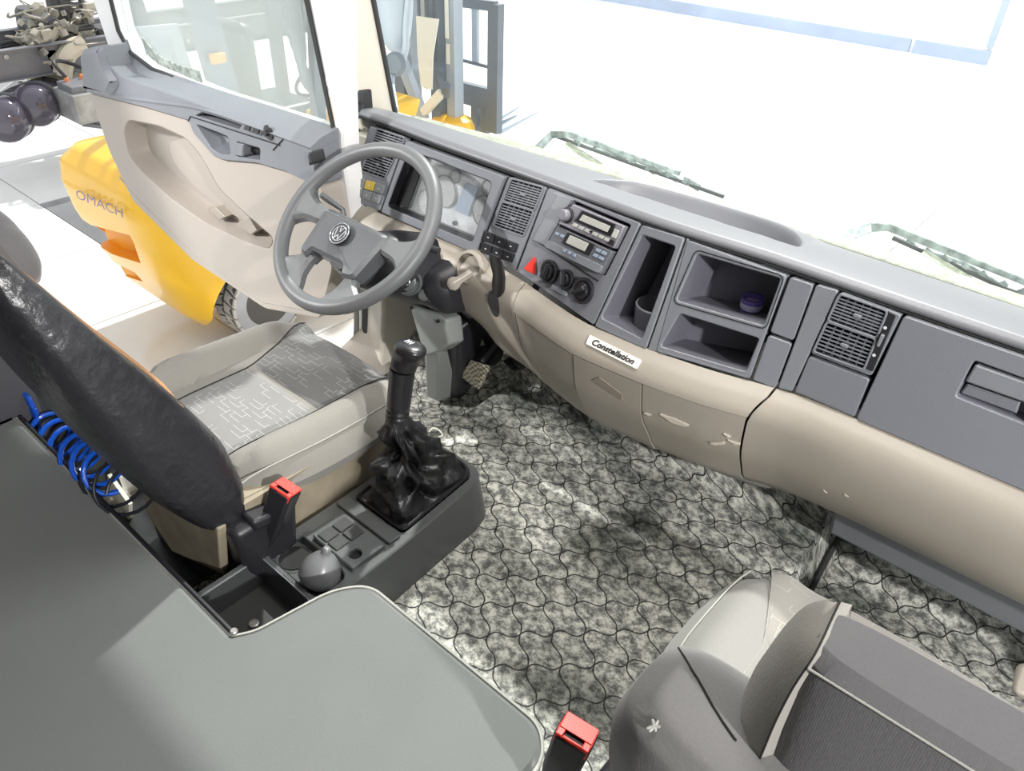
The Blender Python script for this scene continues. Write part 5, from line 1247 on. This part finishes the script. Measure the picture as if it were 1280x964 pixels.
bm = N(); box(bm, (-30, 15.0, GZ), (22, 15.2, 1.5)); struct('wall_back', bm, m_wall)
bm = N(); box(bm, (-30.2, -10, GZ), (-30, 15.2, 1.5)); struct('wall_far_left', bm, m_wall)
# big panel with blue-grey foot and side strip on the back wall
q0 = P(1232, 82, z=GZ)
gx_ = P(1138, 62, y=14.93).x
bm = N(); box(bm, (-30, 14.93, q0.z), (gx_ - .035, 15.0, q0.z + .21)); struct('trim_skirting', bm, m_skirt)
bm = N(); box(bm, (gx_ + .035, 14.93, q0.z), (q0.x, 15.0, q0.z + .21)); struct('trim_skirting', bm, m_skirt)
bm = N(); box(bm, (q0.x - .09, 14.93, q0.z + .27), (q0.x, 15.0, 1.5)); struct('trim_panel_edge', bm, m_skirt)

# ================================================================ FORKLIFT
fk = thing('forklift', 'yellow counterbalance forklift standing beyond the open driver door', 'forklift', (-3.95, 3.0, GZ))
# counterweight: rounded block lofted over height, in plan a rounded rear
def cw(z, x0, x1, y0, y1, r):
    return [V((p.x, p.y, z)) for p in rpoly([(x0, y0), (x1, y0), (x1, y1), (x0, y1)], [r * .42, r, .05, .05], 8)]
secs = [cw(GZ + .20, -4.42, -3.50, 1.93, 2.6, .25), cw(GZ + .30, -4.50, -3.45, 1.85, 2.6, .28), cw(GZ + .55, -4.58, -3.42, 1.76, 2.6, .32), cw(GZ + .80, -4.63, -3.40, 1.70, 2.6, .34),
        cw(GZ + 1.00, -4.64, -3.40, 1.68, 2.6, .34), cw(GZ + 1.12, -4.62, -3.42, 1.70, 2.6, .34), cw(GZ + 1.20, -4.55, -3.50, 1.78, 2.6, .32), cw(GZ + 1.235, -4.40, -3.62, 1.92, 2.6, .25)]
# carve the wheel arch: right-hand wall pulled in around the rear wheel
WHC = V((-3.53, 2.32, GZ + .30))
def arch(p): return p
den = []
for a, b in zip(secs, secs[1:]):
    for k in range(5): den.append([p * (1 - k / 5) + q * (k / 5) for p, q in zip(a, b)])
den.append(secs[-1])
def densify(row):
    out = []
    for i in range(len(row)):
        a = row[i]; b = row[(i + 1) % len(row)]; n_ = max(1, int((b - a).length / .05)); out += [a + (b - a) * (k / n_) for k in range(n_)]
    return out
bm = N(); rows = []
base = [V((p.x, p.y)) for p in densify(secs[4])]
nn_ = len(base); cxy = V((-4.0, 2.2))
def plan(sec, k): # sample section at arc fraction
    t = k / nn_ * len(sec); i = int(t) % len(sec); f_ = t - int(t); return sec[i] * (1 - f_) + sec[(i + 1) % len(sec)] * f_
L4 = []
acc = 0; s4 = secs[4]; lens = [(s4[(i + 1) % len(s4)] - s4[i]).length for i in range(len(s4))]
params = []
for i in range(len(s4)):
    n_ = max(1, int(lens[i] / .05))
    for k in range(n_): params.append((i, k / n_))
for s_ in den: rows.append([arch(s_[i] * (1 - f_) + s_[(i + 1) % len(s_)] * f_) for i, f_ in params])
loft(bm, rows); cwt = obj('counterweight', bm, m_yellow, fk, autos=88)
# recessed grilles on the rear, shown as inset orange pockets
def rear_y(z): return interp([(GZ + .2, 1.93), (GZ + .3, 1.85), (GZ + .55, 1.76), (GZ + .8, 1.70), (GZ + 1.0, 1.68), (GZ + 1.12, 1.70)], z)
def cwy(x, z):
    h = z - GZ; x0 = interp([(.2, -4.42), (.3, -4.50), (.55, -4.58), (.8, -4.63), (1.0, -4.64), (1.12, -4.62), (1.2, -4.55)], h); x1 = interp([(.2, -3.50), (.3, -3.45), (.55, -3.42), (.8, -3.40), (1.0, -3.40), (1.12, -3.42), (1.2, -3.50)], h)
    r = interp([(.2, .25), (.3, .28), (.55, .32), (.8, .34), (1.12, .34)], h); yy = rear_y(z)
    if x < (x0 + x1) / 2: r *= .42
    u = max(0, (x - (x1 - r)) / r, ((x0 + r) - x) / r)
    if x < x0 + .01: return -9
    return yy + r * (1 - sqrt(max(0, 1 - min(1, u)))) ** 2 if u < 1 else 9
def slot(name, pts, dep):
    pr = []
    for p in pts:
        a, b = 1.2, 2.6
        for _ in range(30):
            m_ = (a + b) / 2; q = P(*p, y=m_)
            yy = cwy(q.x, q.z)
            if m_ < yy: a = m_
            else: b = m_
        pr.append(P(*p, y=a - .006))
    return pr
cwt.data.materials[0].name
bm = N(); lathe(bm, WHC - V((.26, 0, 0)), (1, 0, 0), [(.37, 0), (.37, .6)], 40); box(bm, (WHC.x - .25, WHC.y - .37, GZ), (WHC.x + .3, WHC.y + .37, WHC.z)); 
cut(cwt, (lambda b: (lathe(b, WHC - V((.26, 0, 0)), (1, 0, 0), [(.37, 0), (.37, .6)], 40), b)[1])(N()), m_steel_d); bm.free()
cut(cwt, (lambda b: (box(b, (WHC.x - .26, WHC.y - .37, GZ), (WHC.x + .3, WHC.y + .37, WHC.z)), b)[1])(N()), m_steel_d)
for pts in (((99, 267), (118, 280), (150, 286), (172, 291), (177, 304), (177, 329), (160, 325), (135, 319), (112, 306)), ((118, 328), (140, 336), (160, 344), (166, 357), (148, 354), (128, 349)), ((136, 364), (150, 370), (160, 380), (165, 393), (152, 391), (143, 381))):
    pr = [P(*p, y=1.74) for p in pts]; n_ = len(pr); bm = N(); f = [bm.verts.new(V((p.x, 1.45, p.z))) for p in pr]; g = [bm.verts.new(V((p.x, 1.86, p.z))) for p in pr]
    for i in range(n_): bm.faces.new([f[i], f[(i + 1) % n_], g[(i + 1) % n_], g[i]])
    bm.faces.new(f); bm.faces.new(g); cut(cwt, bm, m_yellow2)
# lettering on the rear
def tmap(a, b, d):
    px = 124.5 + a * 57 + b * -2; py = 255 + a * 24 - b * 26
    lo, hi = 1.2, 2.6
    for _ in range(26):
        m_ = (lo + hi) / 2; q = P(px, py, y=m_); yy = cwy(q.x, q.z)
        if m_ < yy: lo = m_
        else: hi = m_
    return P(px, py, y=lo - .03)
bm = N(); text_bm(bm, 'OMACH', 1.0, lambda a, b, d: V((a * .285, b * .62, 0)), 0, 0, bold=.0); bmesh.ops.triangulate(bm, faces=bm.faces)
for v in bm.verts: v.co = tmap(v.co.x, v.co.y, 0)
obj('lettering', bm, m_purple, cwt, smooth=False)
# wheels
def tyre(c, R, W, parent, side=1):
    bm = N(); c = V(c); prof = [(R * .56, -W * .42), (R * .62, -W * .5), (R * .86, -W * .52), (R * .95, -W * .46), (R * .97, -W * .2), (R * .97, W * .2), (R * .95, W * .46), (R * .86, W * .52), (R * .62, W * .5), (R * .56, W * .42)]
    lathe(bm, c, (side, 0, 0), prof, 40); ty = obj('tyre', bm, m_tyre2, parent); bm = N(); lathe(bm, c, (side, 0, 0), [(R * .90, -W * .49), (R * .975, -W * .45), (R * .975, W * .45), (R * .90, W * .49)], 40); obj('tread_base', bm, m_tyre3, ty)
    for k in range(22):
        for s in (-1, 1):
            a = (k + .5 * (s > 0)) * 2 * pi / 22; bm = N(); w2 = 2 * pi / 22 * .40
            P_ = lambda aa, rr, xx: c + V((side * xx, rr * cos(aa), rr * sin(aa)))
            x0, x1 = (.02 * W, .53 * W) if s > 0 else (-.53 * W, -.02 * W)
            sk_ = .10
            hexa(bm, [P_(a - w2 + (sk_ if s < 0 else 0), R * .94, x0), P_(a - w2 + (sk_ if s > 0 else 0), R * .90, x1), P_(a + w2 + (sk_ if s > 0 else 0), R * .90, x1), P_(a + w2 + (sk_ if s < 0 else 0), R * .94, x0),
                      P_(a - w2 + (sk_ if s < 0 else 0), R * 1.0, x0), P_(a - w2 + (sk_ if s > 0 else 0), R * .97, x1), P_(a + w2 + (sk_ if s > 0 else 0), R * .97, x1), P_(a + w2 + (sk_ if s < 0 else 0), R * 1.0, x0)])
            obj('tread_block', bm, m_tyre, ty, smooth=False)
    bm = N(); lathe(bm, c, (side, 0, 0), [(R * .57, -W * .3), (R * .57, W * .44), (R * .52, W * .46), (R * .48, W * .30), (R * .34, W * .26), (R * .32, W * .34), (R * .18, W * .36), (R * .16, W * .46), (R * .05, W * .48)], 32); rm = obj('rim', bm, m_metal, parent)
    for k in range(6):
        a = k * pi / 3; bm = N(); lathe(bm, c + V((side * W * .27, R * .40 * cos(a), R * .40 * sin(a))), (side, 0, 0), [(.022, 0), (.022, .02), (.012, .024)], 6); obj('wheel_nut', bm, m_chrome, rm)
w1 = thing('x', None, None)
bpy.data.objects.remove(w1)
tyre(WHC, .27, .20, fk)
tyre((-3.45, 4.05, GZ + .34), .34, .26, fk)
# chassis, floor, cowl, seat, overhead guard
bm = N(); box(bm, (-4.5, 2.6, GZ + .25), (-3.50, 3.9, GZ + .62)); obj('chassis', bm, m_yellow, fk, bevel=.04)
bm = N(); loft(bm, [[(-4.45, 2.3, z), (-3.62, 2.3, z), (-3.62, y1, z), (-4.45, y1, z)] for z, y1 in ((GZ + .6, 3.05), (GZ + 1.18, 3.0), (GZ + 1.22, 2.95))]); obj('engine_hood', bm, m_yellow, fk, bevel=.03)
bm = N(); box(bm, (-4.3, 2.7, GZ + 1.22), (-3.78, 3.15, GZ + 1.36)); obj('operator_seat', bm, m_black, fk, bevel=.04)
bm = N(); box(bm, (-4.25, 2.62, GZ + 1.3), (-3.80, 2.76, GZ + 1.88)); obj('seat_back', bm, m_cons, fk, bevel=.06)
for (a_, b_2, x, w_) in (((245, -10), (283, 125), -3.52, .075), ((150, -40), (196, 95), -4.5, .06), ((392, -60), (398, 150), -3.55, .04), ((330, -60), (352, 100), -4.5, .04)):
    p = P(*a_, x=x); q = P(*b_2, x=x); d_0 = (p - q); p = q + d_0 * ((1.62 - q.z) / d_0.z); q = q - d_0 * ((q.z + .15) / d_0.z)
    bm = N(); hexa(bm, [q + V((-.03, -w_, 0)), q + V((.03, -w_, 0)), q + V((.03, w_, 0)), q + V((-.03, w_, 0)), p + V((-.03, -w_, 0)), p + V((.03, -w_, 0)), p + V((.03, w_, 0)), p + V((-.03, w_, 0))]); obj('guard_post', bm, m_steel_d, fk)
bm = N()
for k in range(8): box(bm, (-4.55 + k * .14, 2.1, 1.62), (-4.50 + k * .14, 3.3, 1.66))
for y in (2.1, 3.25): box(bm, (-4.58, y, 1.61), (-3.5, y + .06, 1.67))
obj('overhead_guard', bm, m_steel_d, fk)
bm = N(); loft(bm, [[(-4.4, y, z), (-3.65, y, z), (-3.65, y + .25, z), (-4.4, y + .25, z)] for z, y in ((GZ + .6, 3.55), (GZ + 1.1, 3.62), (GZ + 1.25, 3.70))]); obj('front_cowl', bm, m_yellow, fk, bevel=.03)
bm = N(); tube(bm, [(-4.02 + .17 * cos(t * pi / 12), 3.32 + .15 * sin(t * pi / 12), GZ + 1.42 + .08 * sin(t * pi / 12)) for t in range(24)], .014, 6, closed=True); obj('steering_ring', bm, m_black, fk)
# mast: built from its photographed edges in the plane just ahead of the front axle
YM = 4.55
def MP(px, py, dy=0): return P(px, py, y=YM + dy)
def mbar(name, a, b, w_, th, m, dy=0, zt=None, parent=fk):
    p = MP(*a, dy); q = MP(*b, dy)
    if zt is not None: p = V((q.x, q.y, zt))
    bm = N(); x0 = min(p.x, q.x)
    d = (p - q).normalized(); s = V((0, 1, 0)).cross(d).normalized()
    hexa(bm, [q - s * w_ + V((0, -th, 0)), q + s * w_ + V((0, -th, 0)), q + s * w_ + V((0, th, 0)), q - s * w_ + V((0, th, 0)), p - s * w_ + V((0, -th, 0)), p + s * w_ + V((0, -th, 0)), p + s * w_ + V((0, th, 0)), p - s * w_ + V((0, th, 0))])
    return obj(name, bm, m, parent, smooth=False)
ZT = 1.15
for px_, w_, m_, dy in ((505, .06, m_steel_d, 0), (518, .035, m_steel_l, .03), (548, .05, m_steel_d, 0), (567, .045, m_steel_l, .04)):
    mbar('mast_rail', (px_, 0), (px_ + 3, 172), w_, .05, m_, dy, ZT)
mbar('mast_rail', (590 - 38, 0), (590 - 38, 120), .03, .03, m_steel_l, .06, ZT)
mbar('cylinder', (532, 0), (534, 110), .022, .02, m_metal, -.05, ZT); mbar('lift_chain', (524, 0), (526, 70), .010, .01, m_steel_d, -.06, ZT); mbar('lift_chain', (541, 0), (542, 76), .010, .01, m_steel_d, -.06, ZT)
mbar('capacity_scale', (558, 0), (559, 48), .018, .004, m_cream, -.02, ZT); mbar('capacity_scale', (560, 55), (560, 80), .018, .004, m_cream, -.02)
mbar('diagonal_brace', (500, 70), (530, 150), .045, .03, m_steel_l, -.1); mbar('tilt_cylinder', (553, 115), (530, 140), .03, .03, m_cream, -.12)
lc = thing('load_carriage', None, None)
bpy.data.objects.remove(lc)
DY = .30
mbar('backrest_post', (617, 0), (618, 165), .055, .035, m_steel_d, DY, P(617, 4, y=YM + DY).z)
for px_ in (573, 594): mbar('backrest_bar', (px_, 5), (px_ + .5, 77), .028, .015, m_steel_l, DY)
mbar('backrest_bar', (565, 1), (620, 8), .035, .025, m_steel_d, DY); mbar('backrest_bar', (562, 71), (612, 84), .012, .012, m_steel_d, DY); mbar('carriage_beam', (566, 112), (613, 124), .085, .03, m_steel_d, DY)
for px_ in (595, 607): mbar('fork_shank', (px_, 118), (px_, 166), .032, .03, m_steel_d, DY + .03)
for a, b, lab in (((612, 150), (645, 132), 0), ((618, 163), (669, 138), 1)):
    A = P(*a, y=YM + DY + .1); zz = A.z; A2 = P(*b, z=zz); bm = N()
    d = V((0, 1, 0)); L_ = 1.1
    hexa(bm, [A + V((-.07, 0, -.02)), A + V((.07, 0, -.02)), A2 + V((.05, 0, -.005)), A2 + V((-.05, 0, -.005)), A + V((-.07, 0, .02)), A + V((.07, 0, .02)), A2 + V((.05, 0, .005)), A2 + V((-.05, 0, .005))]); obj('fork', bm, m_steel_l, fk)
bm = N()
c = MP(560, 150); loft(bm, [[c + V((.21 * cos(k * pi / 10) * s, .05 + .16 * sin(k * pi / 10) * s, z)) for k in range(20)] for s, z in ((1, -.3), (1, -.05), (.85, .01), (.5, .04))]); obj('mast_foot_cover', bm, m_yellow, fk)
# hoses, valve block
bm = N()
for k in range(6): a = MP(548 + k * 3, 96 + 2 * k, -.1); tube(bm, catmull([a, MP(552 + k * 2, 110, -.14), MP(556 + k, 122, -.1)], 4), .012, 6)
obj('hydraulic_hoses', bm, m_steel_d, fk, kind='stuff')
pb_ = N(); 
q = [MP(518, 22, -.15), MP(548, 20, -.15), MP(536, 110, -.15), MP(524, 106, -.15)]
q = [MP(520, 20, -.15), MP(534, 22, -.15), MP(548, 24, -.15), MP(541, 70, -.15), MP(540, 112, -.15), MP(526, 108, -.15), MP(522, 70, -.15)]
f = [pb_.verts.new(p) for p in q]; g = [pb_.verts.new(p + V((0, .008, 0))) for p in q]; pb_.faces.new(f); pb_.faces.new(g)
for i in range(7): pb_.faces.new([f[i], f[(i + 1) % 7], g[(i + 1) % 7], g[i]])
obj('hanging_sheet', pb_, m_cream, fk, label='cream sheet hanging on the mast')

bm = N()
for k in range(6): tube(bm, catmull([P(346 + 5 * k, -30, x=-3.62), P(350 + 6 * k, 20 + 9 * k, x=-3.58), P(368 + 2 * k, 50 + 10 * k, x=-3.56), P(385 + 3 * k, 96 + 6 * k, x=-3.6)], 5), .016, 6)
obj('hose_bundle', bm, m_steel_d, fk, kind='stuff')
bm = N(); p = P(395, 150, x=-3.6); box(bm, p - V((.06, .03, .16)), p + V((.04, .05, .06))); obj('yellow_bracket', bm, m_yellow, fk, bevel=.01)
bm = N(); p = P(270, 73, x=-3.46); box(bm, p - V((.02, .03, .025)), p + V((.02, .05, .025))); obj('orange_lamp', bm, mat('orange_lamp', (.9, .35, .03), .3), fk, bevel=.004)
bm = N(); q = [P(*p_, x=-4.0) for p_ in ((165, 35), (222, 30), (248, 110), (200, 100))]; f = [bm.verts.new(p) for p in q]; g = [bm.verts.new(p - V((.03, 0, 0))) for p in q]; bm.faces.new(f); bm.faces.new(g)
for k in range(4): bm.faces.new([f[k], f[(k + 1) % 4], g[(k + 1) % 4], g[k]])
obj('rear_panel', bm, m_steel_l, fk)

# ================================================================ BARE TRUCK CHASSIS, upper left
XC = -7.6
tc_ = thing('truck_chassis', 'grey truck chassis rails standing behind the open door, upper left', 'truck chassis', (XC, 2.5, GZ))
def C3(px, py, x=XC): return P(px, py, x=x)
m_ch = mat('grey_chassis_paint', (.20, .205, .225), .45, .3, var=.15, vs_=3); m_ch2 = mat('light_grey_metal', (.42, .42, .41), .4, .4, var=.3, vs_=10)
z0 = C3(0, 98).z
def rail(x, zc, nm='frame_rail'):
    bm = N(); box(bm, (x - .04, .8, zc - .13), (x - .03, 8, zc + .13)); box(bm, (x - .04, .8, zc + .12), (x + .05, 8, zc + .13)); box(bm, (x - .04, .8, zc - .13), (x + .05, 8, zc - .12)); return obj(nm, bm, m_ch, tc_)
r0 = rail(XC, z0 + .10); rail(XC - .85, z0 + .10)
for k in range(12):
    bm = N(); lathe(bm, (XC - .03, 1.5 + k * .35, z0 + .10 + (.06 if k % 2 else -.04)), (1, 0, 0), [(.022, 0), (.022, .012), (.01, .014)], 8); obj('rail_bolt', bm, m_ch2, r0)
for y in (1.7, 2.9): bm = N(); box(bm, (XC - .85, y, z0), (XC - .03, y + .08, z0 + .16)); obj('cross_member', bm, m_ch, tc_)
# spherical-ended air tanks below the rail
m_tank = mat('glossy_violet_grey_tank', (.085, .075, .105), .12, .0, coat=.6)
for lab, c, L in (('glossy dark air tank below the truck chassis, nearer the door', (42, 134), .55), ('glossy dark air tank below the truck chassis, at the left edge', (3, 152), .55)):
    p = P(*c, x=XC + .15); R = .185 if c[0] > 10 else .20; n = 12
    prof = [(R * sin(k * pi / 2 / n) + .002, .14 * (1 - cos(k * pi / 2 / n))) for k in range(n + 1)] + [(R * cos(k * pi / 2 / n) + .002, .14 + L + .14 * sin(k * pi / 2 / n)) for k in range(1, n + 1)]
    t = thing('air_tank', lab, 'air tank', p); ax_ = V((-.75, .62, 0.0)).normalized(); bm = N(); lathe(bm, p - ax_ * .1, ax_, prof, 28); tk = obj('tank_body', bm, m_tank, t)
    bm = N(); lathe(bm, p + ax_ * .15, ax_, [(R + .004, 0), (R + .010, .0), (R + .010, .04), (R + .004, .04)], 28); obj('tank_strap', bm, m_ch, tk)
# battery box with lids
bt = thing('battery_box', 'grey battery box with orange terminals hanging on the truck chassis', 'battery box', P(103, 110, x=XC + .2))
p = P(103, 112, x=XC + .2)
bm = N(); box(bm, p - V((.05, .25, .20)), p + V((.40, .27, .06))); obj('box_tray', bm, m_ch2, bt, bevel=.01)
for k in range(2): bm = N(); box(bm, p + V((.02, -.22 + k * .25, .02)), p + V((.34, .0 + k * .25, .12))); b1_ = obj('battery', bm, m_ch, bt, bevel=.01)
for k in range(3): bm = N(); lathe(bm, p + V((.1, -.15 + k * .14, .12)), (0, 0, 1), [(.02, 0), (.02, .03), (.012, .04)], 10); obj('terminal', bm, mat('orange_terminal', (.85, .28, .10), .4), b1_)
bm = N(); tube(bm, catmull([p + V((.1, -.15, .15)), p + V((.05, -.2, .28)), p + V((-.1, -.05, .24)), p + V((.1, .13, .15))], 6), .018, 6); obj('battery_cable', bm, m_rub, bt)
for k, dx in enumerate((.0, .1)): bm = N(); tube(bm, [p + V((.36, -.22 + dx, -.2)), p + V((.42, .2 + dx, -.34)), p + V((.42, .5, -.34))], .02, 6); obj('box_strap', bm, m_ch, bt)
# engine: block, heads, pipes and filter
en = thing('truck_engine', 'dusty bare truck engine with cream pipes sitting on the chassis rails', 'engine', P(85, 70, x=XC - .4))
m_en = mat('dusty_engine_metal', (.42, .385, .31), .55, .3, var=.45, vs_=9); m_en2 = mat('dark_engine_metal', (.10, .10, .10), .5, .3, var=.4, vs_=8); m_enc = mat('cream_pipe_paint', (.62, .56, .44), .5)
p = P(82, 62, x=XC - .35); rnd = random.Random(4)
bm = N(); box(bm, p + V((-.25, -.35, -.35)), p + V((.25, .55, .05))); obj('engine_block', bm, m_en, en, bevel=.02)
for k in range(4):
    bm = N(); box(bm, p + V((-.12, -.30 + k * .2, .05)), p + V((.14, -.13 + k * .2, .17))); obj('cylinder_head', bm, m_en2 if k % 2 else m_en, en, bevel=.015)
    bm = N(); tube(bm, catmull([p + V((.14, -.2 + k * .2, .08)), p + V((.26, -.2 + k * .2, .06)), p + V((.3, -.15 + k * .2, -.08)), p + V((.28, -.1 + k * .2, -.22))], 5), .035, 8); obj('exhaust_pipe', bm, m_en, en)
bm = N(); tube(bm, catmull([P(36, 80, x=XC - .2), P(42, 58, x=XC - .2), P(58, 50, x=XC - .2), P(68, 44, x=XC - .2), P(74, 32, x=XC - .2)], 6), .035, 8); obj('coolant_pipe', bm, m_enc, en)
bm = N(); tube(bm, catmull([P(78, 95, x=XC), P(82, 72, x=XC), P(92, 60, x=XC), P(104, 56, x=XC)], 6), .085, 10); obj('intake_elbow', bm, m_enc, en)
bm = N(); q = P(38, 30, x=XC - .8); lathe(bm, q - V((0, 0, .25)), (0.1, .1, 1), [(.14, 0), (.15, .02), (.15, .36), (.13, .40)], 20); obj('oil_filter', bm, m_en2, en)
bm = N(); q = P(56, 36, x=XC - .6); lathe(bm, q - V((0, 0, .2)), (0, 0, 1), [(.16, 0), (.16, .24), (.18, .26), (.18, .30), (.14, .33)], 20); obj('air_filter', bm, m_ch, en)
bm = N(); q = P(77, 0, x=XC - .5); q2 = P(78, 26, x=XC - .5); tube(bm, [q + V((0, 0, .5)), q2], .11, 10); obj('exhaust_stack', bm, m_en2, en)
bm = N()
a = P(86, -10, x=XC - .25); b = P(118, 70, x=XC - .25)
for s in (-.08, .08): tube(bm, [a + V((0, s, 0)), b + V((0, s, 0))], .028, 6)
for k in range(12): t = k / 11; c = a * (1 - t) + b * t; tube(bm, [c + V((.02, -.08, 0)), c + V((.02, .08, 0))], .02, 5)
obj('corrugated_duct', bm, m_en2, en)
bm = N()
for k in range(150):
    q = P(rnd.uniform(22, 112), rnd.uniform(6, 92), x=XC - rnd.uniform(.0, .7)); s = rnd.uniform(.015, .045)
    if k % 4: box(bm, q - V((s, s, s)), q + V((s, s * 1.3, s * .8)), rot=Matrix.Rotation(rnd.uniform(0, 3), 3, (rnd.random(), rnd.random(), rnd.random())))
    else: tube(bm, catmull([q, q + V((rnd.uniform(-.2, .2), rnd.uniform(-.2, .2), rnd.uniform(-.1, .1))), q + V((rnd.uniform(-.2, .2), rnd.uniform(-.3, .3), rnd.uniform(-.15, .15)))], 3), s * .28, 5)
obj('engine_fittings', bm, mat('mixed_engine_fittings', (.16, .15, .14), .5, .2, var=.7, vs_=7, col2=(.62, .58, .47)), en, kind='stuff')
bm = N()
for k in range(3): tube(bm, catmull([P(0, 55 + 4 * k, x=XC - .3), P(20, 52 + 3 * k, x=XC - .3), P(40, 60, x=XC - .3), P(60, 66 - 5 * k, x=XC - .3)], 5), .016, 6)
obj('wiring', bm, m_rub, en, kind='stuff')
